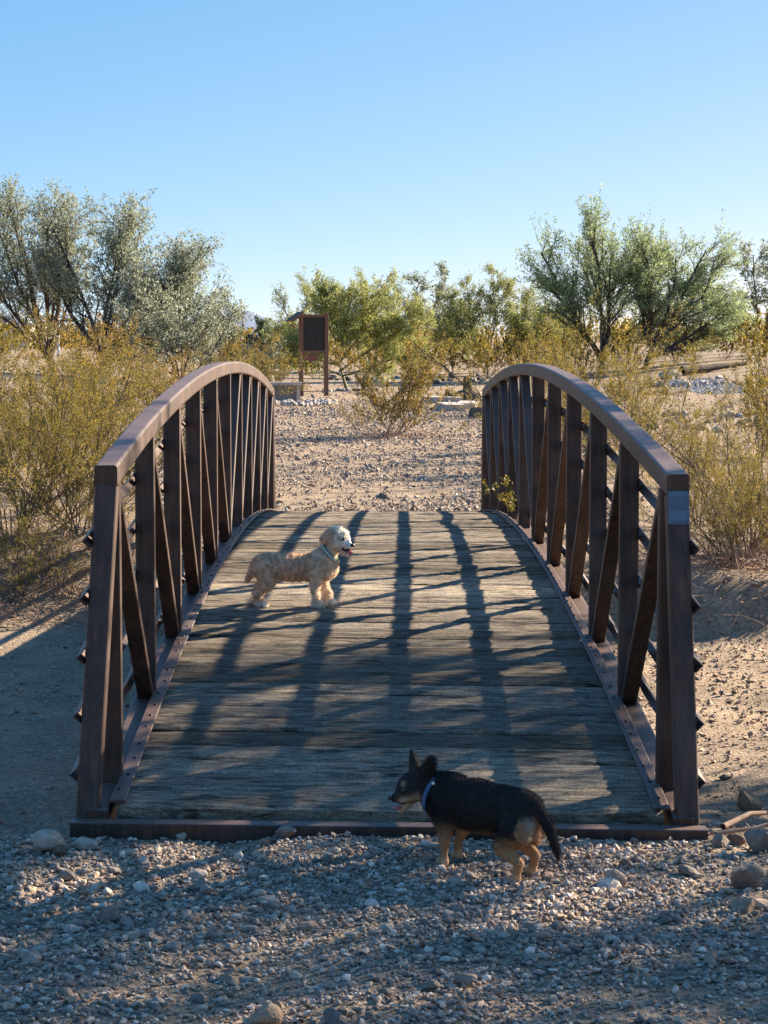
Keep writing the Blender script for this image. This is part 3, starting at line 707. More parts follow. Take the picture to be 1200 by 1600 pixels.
# line of scrub in the background
_r = np.random.default_rng(77)
SPOTS = [(-10, 75, 'behind the big left edge bush'), (190, 95, 'between the two left mesquite trunks'), (215, 80, 'below the wide left mesquite'), (255, 90, 'left of the leafy green left tree'), (300, 85, 'right of the leafy green left tree'), (322, 105, 'between the green left tree and the utility pole'),
         (345, 95, 'below and left of the utility pole'), (362, 120, 'far off just left of the utility pole'), (384, 110, 'directly below the utility pole'), (398, 140, 'far off right of the utility pole'), (415, 92, 'left of the dark distant tree'), (440, 80, 'between the slatted box and the kiosk'), (456, 100, 'just left of the kiosk post'),
         (492, 84, 'seen between the kiosk posts'), (508, 90, 'right behind the right kiosk post'), (560, 92, 'below the right side of the rounded palo verde'), (585, 82, 'right of the palo verde trunk'), (612, 95, 'above the golden creosote'), (632, 100, 'left of the slim mesquite trunk'), (650, 88, 'in front of the slim mesquite trunk'),
         (676, 90, 'right of the slim mesquite trunk'), (694, 98, 'between the slim mesquite and the feathery palo verde'), (712, 86, 'left below the feathery palo verde'), (738, 92, 'below the feathery palo verde'), (757, 84, 'behind the cactus'), (775, 95, 'right of the cactus'), (796, 88, 'right below the feathery palo verde'), (815, 80, 'left above the right railing crest'),
         (838, 100, 'below the low golden palo verde'), (862, 86, 'above the crest of the right railing'), (885, 92, 'left of the tall ironwood trunk'), (910, 78, 'at the foot of the tall ironwood'), (965, 88, 'between the two ironwood trunks'), (985, 76, 'at the foot of the leaning ironwood'), (1035, 90, 'right of the leaning ironwood trunk'), (1060, 82, 'behind the greenish grey boulder'),
         (1085, 88, 'behind the left part of the long log'), (1110, 95, 'behind the middle of the long log'), (1135, 84, 'behind the right end of the long log'), (1155, 92, 'left of the right edge mesquite'), (1180, 78, 'below the right edge mesquite'), (1215, 88, 'cut off by the right edge under the mesquite')]
for px, d, where in SPOTS:
    k_ = int(_r.integers(0, 3)); x, y = at(px, d)
    place_bush(FARB[k_], x, y, _r.uniform(0.8, 1.3), _r.uniform(0, 6.28), ('yellow green', 'orange brown', 'olive yellow')[k_] + ' scrub bush ' + where, 'background scrub', name='scrub_bush')
def far_band():
    r = np.random.default_rng(79); Vs, Fs, Cs, b = [], [], [], 0
    for i in range(480):
        d = r.uniform(110, 230) if i < 240 else r.uniform(70, 260); x, y = at(r.uniform(-60, 1260) if i < 240 else (r.uniform(-1500, -60) if i % 2 else r.uniform(1260, 2700)), d); m = FARB[int(r.integers(0, 3))][1]
        nv = len(m.vertices); co = np.empty(nv * 3, np.float32); m.vertices.foreach_get('co', co); co = co.reshape(-1, 3); cl = np.empty(nv * 4, np.float32); m.attributes['Col'].data.foreach_get('color', cl); cl = cl.reshape(-1, 4)[:, :3]
        pick = r.permutation(nv // 4)[:260]; ix = (pick[:, None] * 4 + np.arange(4)).ravel(); s_ = r.uniform(0.8, 1.5); a = r.uniform(0, 6.28); c, sn = math.cos(a), math.sin(a)
        q = co[ix].reshape(-1, 4, 3); ctr = q.mean(1, keepdims=True); q = (ctr + (q - ctr) * 2.5).reshape(-1, 3) * s_
        Vs.append(np.stack([q[:, 0] * c - q[:, 1] * sn + x, q[:, 0] * sn + q[:, 1] * c + y, q[:, 2] + float(terr(x, y))], 1)); Cs.append(cl[ix]); Fs.append(np.arange(len(ix)).reshape(-1, 4) + b); b += len(ix)
    tag(obj('far_scrub', mesh_np('far_scrub', np.concatenate(Vs), np.concatenate(Fs), M_LEAF, np.concatenate(Cs))), 'far band of desert scrub along the horizon', kind='stuff')
far_band()

# trees -----------------------------------------------------------------------
MESQ = [(0.235, 0.297, 0.145), (0.315, 0.381, 0.193), (0.194, 0.241, 0.121), (0.413, 0.466, 0.254), (0.276, 0.338, 0.145)]
GREY_MESQ = [(0.219, 0.245, 0.171), (0.295, 0.321, 0.231), (0.164, 0.193, 0.131), (0.371, 0.384, 0.282)]
PALO = [(0.271, 0.301, 0.098), (0.35, 0.36, 0.116), (0.214, 0.253, 0.088), (0.427, 0.409, 0.145)]
PALO_GOLD = [(0.281, 0.286, 0.094), (0.239, 0.263, 0.094), (0.196, 0.229, 0.078), (0.337, 0.328, 0.109)]
DARK = [(0.085, 0.114, 0.075), (0.118, 0.152, 0.101), (0.152, 0.186, 0.127)]
def tree(name, px, d, H, limbs, pal, label, seed, trunk=0.5, trunk_r=0.11, trunk_lean=(0, 0), bark=None, twig=(8, 8), k=26, leaf=(0.085, 0.04), ln=(0.48, 0.24), ang=(38, 42), up=0.3, lean=(0, 0, 0), off=0.05, group='desert trees behind the bridge', zoff=0.0, vert=0.1, xy=None):
    """limbs: list of (azimuth deg in the picture plane sense, tilt deg, length factor)"""
    r = np.random.default_rng(seed)
    x, y = at(px, d) if xy is None else xy
    z = float(terr(x, y)) + zoff
    e = empty(name, (x, y, z), 0, label, 'tree', group)
    lv = []
    tr = grow(np.array([[0, 0, -0.15]]), unit(np.array([[trunk_lean[0], trunk_lean[1], 1.0]])), np.array([H * trunk * 0.45 + 0.15]), 6, 0.05, 0.10, r); lv.append((tr, np.array([trunk_r])))
    top = tr[0, -1]; n = len(limbs)
    az = np.radians([l[0] for l in limbs]); ti = np.radians([l[1] for l in limbs]); lf = np.array([l[2] for l in limbs]) * H * 0.8
    dd = np.stack([np.sin(ti) * np.cos(az), np.sin(ti) * np.sin(az), np.cos(ti)], 1)
    p0 = tr[0, np.minimum(5, r.integers(3, 6, n))] + r.normal(0, 0.02, (n, 3))
    A = grow(p0, dd, lf, 9, up * 0.6, 0.09, r); RA_ = np.full(n, trunk_r * 0.52) * r.uniform(0.7, 1.1, n); lv.append((A, RA_))
    B, RB = spawn(A, RA_, twig[0], 0.25, 1.0, ang[0], H * ln[0] * 0.75, r, 6, up, 0.13, 0.5, 0.55, lean); lv.append((B, RB))
    T, RT = spawn(B, RB, twig[1], 0.15, 1.0, ang[1], H * ln[1] * 0.8, r, 5, up, 0.14, 0.5, 0.35, lean); lv.append((T, np.maximum(RT, 0.004)))
    U, RU = spawn(T, RT, 3, 0.2, 1.0, 38, H * 0.07, r, 3, up * 0.5, 0.15, 0.5, 0.2, lean)
    V, F = tubes(lv[:3], 5); V2, F2 = tubes(lv[3:], 3); F = np.concatenate([F, F2 + len(V)]); V = np.concatenate([V, V2])
    obj('trunk', mesh_np('trunk', V, F, bark or M_BARK, smooth=True), e)
    a, fa, ca = leaves(U, k // 2, leaf[0], leaf[1], r, pal, off=off, t0=0.0, vert=vert)
    b, fb, cb_ = leaves(T, k // 2, leaf[0], leaf[1], r, pal, off=off, t0=0.2, vert=vert)
    obj('crown', mesh_np('crown', np.concatenate([a, b]), np.concatenate([fa, fb + len(a)]), M_LEAF, np.concatenate([ca, cb_])), e)
    return e
# left pair
tree('mesquite_tree', 92, 70, 5.5, [(180, 55, 0.75), (170, 38, 0.9), (185, 22, 1.05), (100, 12, 1.12), (300, 16, 1.0), (350, 16, 0.95), (200, 30, 0.95), (10, 6, 1.0), (30, 24, 0.8)], GREY_MESQ,
     'tall grey green mesquite with dark leaning limbs at the left edge', 401, trunk=0.35, trunk_r=0.16, trunk_lean=(-0.45, 0), twig=(9, 8), k=24, leaf=(0.085, 0.036), ln=(0.34, 0.22), up=0.5, ang=(30, 40))
tree('mesquite_tree', 158, 68, 5.35, [(10, 72, 0.85), (0, 60, 0.86), (5, 45, 0.86), (350, 30, 0.9), (20, 14, 1.0), (160, 8, 1.06), (60, 35, 0.9), (0, 82, 0.8), (340, 66, 0.85), (170, 26, 0.7), (300, 50, 0.8), (10, 24, 0.9)], GREY_MESQ,
     'wide grey green mesquite spreading to the right behind the left bushes', 402, trunk=0.3, trunk_r=0.17, twig=(11, 8), k=26, leaf=(0.085, 0.036), ln=(0.40, 0.25), up=0.40)
tree('mesquite_tree', 282, 64, 3.1, [(0, 60, 1.0), (180, 60, 0.9), (90, 30, 1.0), (270, 50, 0.9), (20, 20, 1.0), (340, 75, 1.0), (200, 30, 1.0)], GREY_MESQ,
     'low leafy green tree drooping beside the dead branches at left', 403, trunk=0.2, trunk_r=0.07, twig=(7, 7), k=16, leaf=(0.08, 0.04), ln=(0.5, 0.26))
# middle
tree('dark_tree', 425, 112, 2.6, [(0, 50, 1.2), (180, 60, 1.3), (90, 30, 1.0), (270, 20, 1.0), (20, 75, 1.6), (190, 78, 1.5)], DARK,
     'dark green tree in the distance left of the kiosk', 411, trunk=0.25, trunk_r=0.12, twig=(7, 7), k=22, leaf=(0.12, 0.06))
tree('palo_verde_tree', 542, 66, 2.85, [(0, 62, 1.15), (10, 48, 1.15), (170, 50, 0.85), (185, 62, 0.7), (355, 35, 1.1), (90, 25, 0.95), (270, 30, 0.95), (20, 25, 1.0), (160, 20, 1.0), (350, 76, 0.95), (200, 78, 0.7)], PALO,
     'rounded yellow green palo verde tree right behind the kiosk', 412, trunk=0.62, trunk_r=0.065, bark=M_GREENBARK, twig=(10, 9), k=26, leaf=(0.085, 0.026), ln=(0.46, 0.27), up=0.3, off=0.04)
tree('palo_verde_tree', 478, 92, 3.9, [(0, 25, 0.9), (170, 20, 1.0), (90, 12, 1.05), (20, 38, 0.8), (185, 36, 0.8)], PALO,
     'pale feathery palo verde top showing above the kiosk', 413, trunk=0.4, trunk_r=0.10, bark=M_GREENBARK, twig=(7, 7), k=18, leaf=(0.11, 0.025), ln=(0.36, 0.2), up=0.5)
tree('mesquite_tree', 658, 100, 4.1, [(0, 40, 0.95), (180, 42, 0.95), (90, 25, 1.0), (10, 12, 1.05), (170, 62, 0.8), (350, 62, 0.85), (200, 22, 1.0)], GREY_MESQ,
     'grey green mesquite with slim dark trunk in the middle distance', 414, trunk=0.55, trunk_r=0.09, twig=(8, 7), k=20, leaf=(0.11, 0.05), ln=(0.36, 0.2), up=0.3)
tree('palo_verde_tree', 762, 88, 3.8, [(0, 30, 1.05), (180, 35, 1.0), (90, 15, 1.1), (20, 48, 1.0), (170, 52, 0.9), (350, 62, 0.95), (190, 68, 0.8), (5, 8, 1.1)], PALO_GOLD,
     'feathery golden green palo verde left of the big right tree', 415, trunk=0.3, trunk_r=0.06, bark=M_GREENBARK, twig=(9, 8), k=22, leaf=(0.12, 0.028), ln=(0.40, 0.22), up=0.5)
tree('palo_verde_tree', 838, 96, 3.0, [(0, 40, 1.0), (180, 45, 1.0), (90, 15, 1.0), (20, 20, 1.0), (350, 65, 0.9)], PALO_GOLD,
     'low golden palo verde tucked against the big right tree', 416, trunk=0.3, trunk_r=0.05, bark=M_GREENBARK, twig=(7, 7), k=20, leaf=(0.12, 0.03), up=0.4)
# right
tree('ironwood_tree', 938, 80, 4.75, [(185, 32, 1.0), (180, 20, 1.15), (175, 8, 1.25), (20, 12, 1.12), (0, 35, 0.95), (270, 25, 0.95), (90, 20, 1.0), (0, 60, 0.75), (190, 48, 0.75)], MESQ,
     'tall leafy desert ironwood with twisted trunk right of the bridge', 421, trunk=0.3, trunk_r=0.17, twig=(11, 8), k=22, leaf=(0.095, 0.036), ln=(0.42, 0.32), up=0.35, lean=(0.12, 0, 0.05), ang=(42, 30))
tree('ironwood_tree', 1003, 79, 4.6, [(0, 55, 1.05), (5, 42, 1.08), (10, 28, 1.0), (350, 68, 0.95), (180, 30, 0.85), (90, 20, 0.95), (270, 35, 0.95), (0, 80, 0.8), (170, 12, 0.95)], MESQ,
     'spreading desert ironwood with leaning reddish trunk and windswept tips', 422, trunk=0.45, trunk_r=0.16, trunk_lean=(0.45, 0), twig=(11, 8), k=22, leaf=(0.095, 0.036), ln=(0.42, 0.32), up=0.25, lean=(0.22, 0, 0.02), ang=(42, 30))
tree('mesquite_tree', 1195, 84, 4.2, [(180, 45, 0.95), (185, 28, 1.05), (90, 10, 1.0), (0, 30, 1.0), (170, 62, 0.85), (0, 60, 0.9), (270, 25, 0.9)], GREY_MESQ,
     'grey green mesquite cut off by the right edge of the photo', 423, trunk=0.3, trunk_r=0.12, twig=(8, 8), k=22, leaf=(0.10, 0.045), ln=(0.38, 0.22), up=0.3)
# tree standing outside the frame on the right, whose shade falls over the near end of the bridge
SHX, SHY = 7.5, 4.8
tree('mesquite_tree', 0, 0, 4.6, [(0, 40, 0.9), (60, 45, 0.9), (120, 40, 0.95), (180, 45, 0.9), (240, 42, 1.0), (300, 45, 1.0), (30, 18, 1.0), (150, 15, 1.0), (270, 20, 1.0)], MESQ,
     'mesquite tree standing off to the right that shades the near end of the bridge', 431, trunk=1.1, trunk_r=0.12, twig=(8, 7), k=16, leaf=(0.09, 0.04), ln=(0.42, 0.24), up=0.15, xy=(SHX, SHY), group='trees beside the near end')
tree('mesquite_tree', 0, 0, 4.4, [(0, 40, 0.9), (60, 45, 0.9), (120, 40, 0.95), (180, 45, 0.9), (240, 42, 1.0), (300, 45, 1.0), (30, 18, 1.0), (150, 15, 1.0), (270, 20, 1.0)], MESQ,
     'second mesquite tree off to the right nearer the photographer shading the gravel', 432, trunk=0.9, trunk_r=0.12, twig=(9, 7), k=22, leaf=(0.09, 0.04), ln=(0.42, 0.24), up=0.15, xy=(8.9, 2.7), group='trees beside the near end')

# dead brown branches beside the left trees
def bare(px, d, H, seed, label, mat, nst=9, ang=(5, 50)):
    r = np.random.default_rng(seed); x, y = at(px, d)
    S, R = first_stems(nst, H, ang[0], ang[1], 7, r, up=-0.1, jit=0.14, radius=0.012, spread=0.08)
    B, RB = spawn(S, R, 6, 0.2, 1, 40, H * 0.4, r, 5, -0.2, 0.18, 0.6); T, RT = spawn(B, RB, 4, 0.2, 1, 45, H * 0.18, r, 4, -0.2, 0.2, 0.7)
    V, F = tubes([(S, R), (B, np.maximum(RB, 0.006)), (T, np.maximum(RT, 0.004))], 3)
    return tag(obj('dead_shrub', mesh_np('dead_shrub', V, F, mat), None, (x, y, float(terr(x, y)))), label, 'shrub')
bare(232, 46, 1.15, 501, 'leafless reddish brown dead shrub below the wide left mesquite', M_DEAD, 12)
bare(300, 58, 0.7, 502, 'small leafless shrub in the rubble left of the railing crest', M_DEAD, 8)
bare(845, 40, 1.2, 503, 'bare grey stemmed shrub above the right railing crest', M_STEM, 7, (5, 40))

# low dead litter under the near bushes
def litter(cx, cy, rx, ry, n, seed, label):
    r = np.random.default_rng(seed); x, y = cx + rx * r.normal(0, 0.5, n), cy + ry * r.normal(0, 0.5, n)
    p0 = np.stack([x, y, terr(x, y) + 0.01 + 0.10 * r.uniform(size=n) ** 2], 1); a = r.uniform(0, 6.28, n)
    d = np.stack([np.cos(a), np.sin(a), r.normal(0.1, 0.25, n)], 1)
    P = grow(p0, unit(d), r.uniform(0.10, 0.5, n), 5, 0.0, 0.35, r)
    V, F = tubes([(P, r.uniform(0.0015, 0.004, n))], 3)
    tag(obj('twig_litter', mesh_np('twig_litter', V, F, M_DEAD), None), label, kind='stuff')
x_, y_ = at(70, 17.0); litter(x_, y_, 1.6, 0.9, 900, 511, 'dry twig litter under the left creosote bushes')
x_, y_ = at(1160, 15.4); litter(x_, y_, 1.3, 0.7, 800, 512, 'dry twig litter under the right creosote bushes')
x_, y_ = at(618, 34.2); litter(x_, y_, 0.9, 0.6, 300, 513, 'dark twig litter under the golden creosote bush')

# small sprig poking through the right railing, twig on the left curb, sticks at the right
def sprig():
    r = np.random.default_rng(521); e = empty('creosote_sprig', (0.955, 7.9, zd(7.9) + 0.0), 0, 'small leafy sprig poking through the far right railing onto the deck', 'sprig')
    S, R = first_stems(4, 0.34, 5, 35, 6, r, lean=(-0.45, 0), radius=0.003, spread=0.02); B, RB = spawn(S, R, 5, 0.3, 1, 35, 0.10, r, 4)
    V, F = tubes([(S, R), (B, np.maximum(RB, 0.0012))], 3); obj('stems', mesh_np('stems', V, F, M_STEM), e)
    a, f, c = leaves(B, 14, 0.03, 0.014, r, CREO, 0.012); obj('foliage', mesh_np('foliage', a, f, M_LEAF, c), e)
sprig()
def stick(pts, rad, label, mat=M_DEAD, name='stick', seed=1):
    r = np.random.default_rng(seed); P = np.array([pts], float)
    B, RB = spawn(P, np.array([rad]), 3, 0.3, 0.95, 35, np.linalg.norm(P[0, -1] - P[0, 0]) * 0.25, r, 4, 0, 0.15, 0.6)
    V, F = tubes([(P, np.array([rad])), (B, RB)], 5); tag(obj(name, mesh_np(name, V, F, mat, smooth=True)), label, 'stick')
stick([(-0.93, 1.62, zd(1.62) + .022), (-0.86, 1.60, zd(1.6) + .025), (-0.78, 1.63, zd(1.63) + .02), (-0.72, 1.62, zd(1.62) + .012)], 0.004, 'thin pale twig lying across the left curb of the deck', seed=4)
def gs(x, y, h=0.02): return (x, y, float(terr(x, y)) + h)
stick([gs(1.10, -0.30), gs(1.22, -0.12, .05), gs(1.36, 0.0, .05), gs(1.52, 0.2, .03)], 0.012, 'pale dry stick lying beside the right end of the beam', seed=5)
stick([gs(1.06, -0.40), gs(1.2, -0.36, .03), gs(1.34, -0.28, .04), gs(1.5, -0.24, .02)], 0.008, 'thinner dry stick in front of the pale stick at right', seed=6)

# ------------------------------------------------------------------ dogs
def surface_nets(f, org, h):
    nx, ny, nz = f.shape; cs = [(i, j, k) for i in (0, 1) for j in (0, 1) for k in (0, 1)]
    sh = (nx - 1, ny - 1, nz - 1); acc = np.zeros(sh + (3,)); cnt = np.zeros(sh)
    g = lambda c: f[c[0]:c[0] + sh[0], c[1]:c[1] + sh[1], c[2]:c[2] + sh[2]]
    for a in cs:
        for ax in range(3):
            if a[ax]: continue
            b = list(a); b[ax] = 1; fa, fb = g(a), g(b); m = (fa < 0) != (fb < 0)
            t = np.where(m, fa / np.where(m, fa - fb, 1), 0)
            for q in range(3): acc[..., q] += np.where(m, a[q] + (t if q == ax else 0), 0)
            cnt += m
    act = cnt > 0; idx = -np.ones(sh, int); idx[act] = np.arange(act.sum())
    base = np.argwhere(act); V = np.array(org) + h * (base + acc[act] / cnt[act][:, None])
    Fs = []
    for ax in range(3):
        u, v = [(1, 2), (2, 0), (0, 1)][ax]
        s0 = [slice(None)] * 3; s1 = [slice(None)] * 3; s0[ax] = slice(0, -1); s1[ax] = slice(1, None)
        a, b = f[tuple(s0)] < 0, f[tuple(s1)] < 0
        for m, flip in ((a & ~b, False), (~a & b, True)):
            P = np.argwhere(m); P = P[(P[:, u] > 0) & (P[:, v] > 0) & (P[:, u] < f.shape[u] - 1) & (P[:, v] < f.shape[v] - 1)]
            q = []
            for du, dv in ((1, 1), (0, 1), (0, 0), (1, 0)):
                c = P.copy(); c[:, u] -= du; c[:, v] -= dv; q.append(idx[c[:, 0], c[:, 1], c[:, 2]])
            q = np.stack(q, 1); Fs.append(q[:, ::-1] if flip else q)
    return V, np.concatenate(Fs)
def sd_cone(P, a, b, ra, rb, sq=None):
    a, b = np.array(a, float), np.array(b, float)
    if sq is not None: P = P * sq; a = a * sq; b = b * sq
    ba = b - a; h = np.clip(((P - a) @ ba) / max(ba @ ba, 1e-9), 0, 1)
    return np.linalg.norm(P - a - h[..., None] * ba, axis=-1) - (ra + (rb - ra) * h)
def smin(a, b, k):
    h = np.clip(0.5 + 0.5 * (b - a) / k, 0, 1); return b * (1 - h) + a * h - k * h * (1 - h)
def build_body(parts, lo, hi, h, lump=None):
    """parts: (a, b, ra, rb, blend, colour)"""
    ax = [np.arange(lo[i], hi[i], h) for i in range(3)]; G = np.stack(np.meshgrid(*ax, indexing='ij'), -1)
    f = None
    for p in parts:
        d = sd_cone(G, p[0], p[1], p[2], p[3], np.array(p[6]) if len(p) > 6 else None); f = d if f is None else smin(f, d, p[4])
    if lump: f = f - lump(G)
    V, F = surface_nets(f, lo, h)
    W = np.zeros(len(V)); Cc = np.zeros((len(V), 3))
    for p in parts:
        d = sd_cone(V, p[0], p[1], p[2], p[3], np.array(p[6]) if len(p) > 6 else None); w = np.exp(-np.clip(d, -0.02, 0.2) / 0.004); W += w; Cc += w[:, None] * np.array(p[5])
    # vertex normals
    a, b, c, d = (V[F[:, i]] for i in range(4)); fn = np.cross(c - a, d - b); N = np.zeros_like(V)
    for i in range(4): np.add.at(N, F[:, i], fn)
    return V, F, unit(N), Cc / W[:, None], np.linalg.norm(fn, axis=1) * 0.5
def fur(V, F, N, col, area, n, length, width, r, comb, lift=0.5, curl=0.3, cvar=0.2, mask=None, lenf=None):
    fi = r.choice(len(F), n, p=area / area.sum()); w = r.dirichlet(np.ones(4), n)
    P = (V[F[fi]] * w[..., None]).sum(1); Nn = unit((N[F[fi]] * w[..., None]).sum(1)); cc = (col[F[fi]] * w[..., None]).sum(1)
    keep = np.ones(n, bool) if mask is None else mask(P); P, Nn, cc = P[keep], Nn[keep], cc[keep]; n = len(P)
    cd = comb(P); cd = unit(cd - Nn * (cd * Nn).sum(1, keepdims=True))
    d = unit(Nn * lift + cd * (1 - lift) + r.normal(0, curl, P.shape)); L_ = length * r.uniform(0.6, 1.25, (n, 1))
    if lenf is not None: L_ = L_ * lenf(P)[:, None]
    d2 = unit(d + cd * 0.5 + r.normal(0, curl, P.shape)); s = unit(np.cross(d, Nn + r.normal(0, 0.3, P.shape))) * width / 2
    m = P + d * L_ * 0.55; e = m + d2 * L_ * 0.5; P = P - Nn * 0.001
    VV = np.stack([P - s, P + s, m + s * 0.8, m - s * 0.8, e], 1).reshape(-1, 3); b = np.arange(n) * 5
    Q = np.stack([b, b + 1, b + 2, b + 3], 1); T = np.stack([b + 3, b + 2, b + 4], 1)
    c = np.repeat(cc * r.uniform(1 - cvar, 1 + cvar, (n, 1)), 5, 0); return VV, Q, T, c
def ball(name, parent, c, r, mat, sc=(1, 1, 1)):
    o = obj(name, mesh_np(name, ICO3_V * r * np.array(sc), ICO3_F, mat, smooth=True), parent, c); return o
def ring(name, parent, c, axis, r, w, th, mat, sq=(1, 1)):
    """flat strap round an axis"""
    ax = Vector(axis).normalized(); u = ax.orthogonal().normalized(); v = ax.cross(u); n = 28; mb = MB(); vs = []
    for i in range(n):
        a = 2 * math.pi * i / n; d = u * math.cos(a) * sq[0] + v * math.sin(a) * sq[1]
        for rr, ww in ((r, -w/2), (r + th, -w/2), (r + th, w/2), (r, w/2)): vs.append(d * rr + ax * ww)
    fs = [(i*4+j, i*4+(j+1) % 4, ((i+1) % n)*4+(j+1) % 4, ((i+1) % n)*4+j) for i in range(n) for j in range(4)]
    mb.add(vs, fs); return obj(name, mb.build(name, mat, True), parent, c)
M_NOSE = mat_simple('dog_nose', (0.012, 0.011, 0.011), 0.3, 0.2, 60, 0.2, 0.001, spec=0.6)
M_EYE = mat_simple('dog_eye', (0.010, 0.007, 0.005), 0.08, 0.1, 60, 0.0, 0.001, spec=0.8)
M_TONGUE = mat_simple('dog_tongue', (0.42, 0.13, 0.13), 0.4, 0.15, 60, 0.2, 0.001)
M_MOUTH = mat_simple('dog_mouth', (0.035, 0.015, 0.015), 0.5, 0.2, 60, 0.1, 0.001)
M_TEAL = mat_simple('teal_strap', (0.03, 0.23, 0.20), 0.6, 0.2, 60, 0.3, 0.001)
M_PALETEAL = mat_simple('pale_strap', (0.55, 0.66, 0.62), 0.5, 0.1, 60, 0.2, 0.001)
M_BLUE = mat_simple('blue_strap', (0.065, 0.12, 0.24), 0.6, 0.2, 60, 0.3, 0.001)
M_TAGM = mat_simple('silver_tag', (0.6, 0.6, 0.6), 0.25, 0.1, 60, 0.1, 0.001, 0.9)
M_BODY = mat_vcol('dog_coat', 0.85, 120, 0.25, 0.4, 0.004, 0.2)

def leg(p, r, col, bl=0.02):
    return [(p[i], p[i + 1], r[i], r[i + 1], bl if i == 0 else 0.008, col) for i in range(len(p) - 1)]

def white_dog():
    rs = np.random.default_rng(601)
    x, y = -0.44, 3.22; z = zd(y) - 0.010
    e = empty('dog', (x, y, z), math.radians(-4), 'curly cream dog with teal collar standing side on in the middle of the deck', 'dog', 'dogs on and by the bridge')
    e.rotation_euler = (0, 0, math.radians(-4))
    A = (0.68, 0.48, 0.32); B_ = (0.76, 0.60, 0.44); Wt = (0.88, 0.79, 0.66); S = (0.62, 0.42, 0.27)
    parts = [((-0.135, 0, 0.195), (0.0, 0, 0.188), 0.062, 0.058, 0.01, A), ((0.0, 0, 0.188), (0.125, 0, 0.190), 0.058, 0.066, 0.03, S), ((0.125, 0, 0.195), (0.160, 0, 0.190), 0.066, 0.054, 0.03, B_),
             ((0.135, 0, 0.225), (0.205, -0.005, 0.315), 0.050, 0.038, 0.03, B_),
             ((0.205, -0.006, 0.330), (0.232, -0.012, 0.328), 0.046, 0.042, 0.02, Wt), ((0.222, -0.010, 0.352), (0.240, -0.014, 0.348), 0.030, 0.028, 0.02, Wt),
             ((0.240, -0.014, 0.318), (0.284, -0.026, 0.303), 0.028, 0.017, 0.014, Wt), ((0.235, -0.013, 0.286), (0.268, -0.022, 0.262), 0.018, 0.010, 0.010, B_),
             ((0.196, -0.046, 0.362), (0.176, -0.060, 0.330), 0.017, 0.021, 0.008, A), ((0.196, 0.034, 0.362), (0.178, 0.050, 0.330), 0.017, 0.021, 0.008, A),
             ((-0.175, 0, 0.215), (-0.205, -0.004, 0.165), 0.018, 0.016, 0.02, A), ((-0.205, -0.004, 0.165), (-0.222, -0.006, 0.125), 0.016, 0.010, 0.01, S)]
    for sy, dx in ((-1, 0.0), (1, -0.022)):
        parts += leg([(-0.135 + dx, sy * 0.034, 0.18), (-0.118 + dx, sy * 0.046, 0.115), (-0.168 + dx, sy * 0.046, 0.062), (-0.160 + dx, sy * 0.046, 0.018)], [0.048, 0.031, 0.0165, 0.0155], A)
        parts += [((-0.160 + dx, sy * 0.046, 0.016), (-0.135 + dx, sy * 0.046, 0.013), 0.018, 0.015, 0.008, Wt)]
    for sy, dx in ((-1, 0.0), (1, 0.052)):
        parts += leg([(0.118, sy * 0.036, 0.16), (0.108 + dx * .6, sy * 0.042, 0.105), (0.112 + dx, sy * 0.042, 0.055), (0.112 + dx, sy * 0.042, 0.018)], [0.040, 0.023, 0.0170, 0.0160], B_)
        parts += [((0.112 + dx, sy * 0.042, 0.016), (0.138 + dx, sy * 0.042, 0.013), 0.018, 0.015, 0.008, Wt)]
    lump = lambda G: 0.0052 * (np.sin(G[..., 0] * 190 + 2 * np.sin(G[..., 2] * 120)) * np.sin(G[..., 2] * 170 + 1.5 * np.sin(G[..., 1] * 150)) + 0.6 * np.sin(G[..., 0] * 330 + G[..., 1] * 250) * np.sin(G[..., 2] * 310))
    HB = np.array([0.205, -0.006, 0.330]); ca, sa = math.cos(math.radians(-22)), math.sin(math.radians(-22))
    def turn(p):
        q = np.array(p, float) - HB; q[0] *= 1.08; q[2] *= 1.05; return tuple(HB + np.array([q[0] * ca - q[1] * sa, q[0] * sa + q[1] * ca, q[2]]))
    parts = [((turn(p[0]), turn(p[1])) + (p[2] * 1.06, p[3] * 1.06) + tuple(p[4:])) if (4 <= i <= 9) else p for i, p in enumerate(parts)]
    V, F, N, col, area = build_body(parts, (-0.27, -0.13, -0.02), (0.35, 0.12, 0.43), 0.0055, lump)
    for s_ in (-1, 1):
        bp = np.array(turn((0.252, -0.016 + s_ * 0.026, 0.334))); w = 0.75 * np.exp(-(np.linalg.norm(V - bp, axis=1) / 0.014) ** 2)[:, None]; col = col * (1 - w) + np.array((0.10, 0.075, 0.06)) * w
    col = col * (1 + 0.10 * np.sin(V[:, :1] * 60 + 3 * np.sin(V[:, 2:3] * 50)) )
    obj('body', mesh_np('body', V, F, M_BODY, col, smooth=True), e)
    col = np.clip(col * (1 + 0.22 * (lump(V) / 0.0052)[:, None] * np.array([0.8, 1.0, 1.2])), 0.1, 0.9)  # coat mottling, plus shade between the curls painted into the strand colour
    comb = lambda P: np.stack([-0.4 + 0 * P[:, 0], 0 * P[:, 0], -0.8 + 0 * P[:, 0]], 1) + rs.normal(0, 0.9, P.shape)
    face = lambda P: ~((P[:, 0] > 0.268) & (P[:, 2] > 0.27))
    lf = lambda P: np.where((P[:, 2] > 0.33) | (P[:, 2] < 0.04), 1.35, 1.0) * np.where(P[:, 0] > 0.238, 0.55, 1.0)
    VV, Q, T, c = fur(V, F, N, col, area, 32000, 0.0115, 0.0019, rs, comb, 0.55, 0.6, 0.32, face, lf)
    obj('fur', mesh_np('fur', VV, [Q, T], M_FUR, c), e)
    ball('nose', e, turn((0.302, -0.031, 0.306)), 0.0120, M_NOSE, (0.9, 1.1, 0.85))
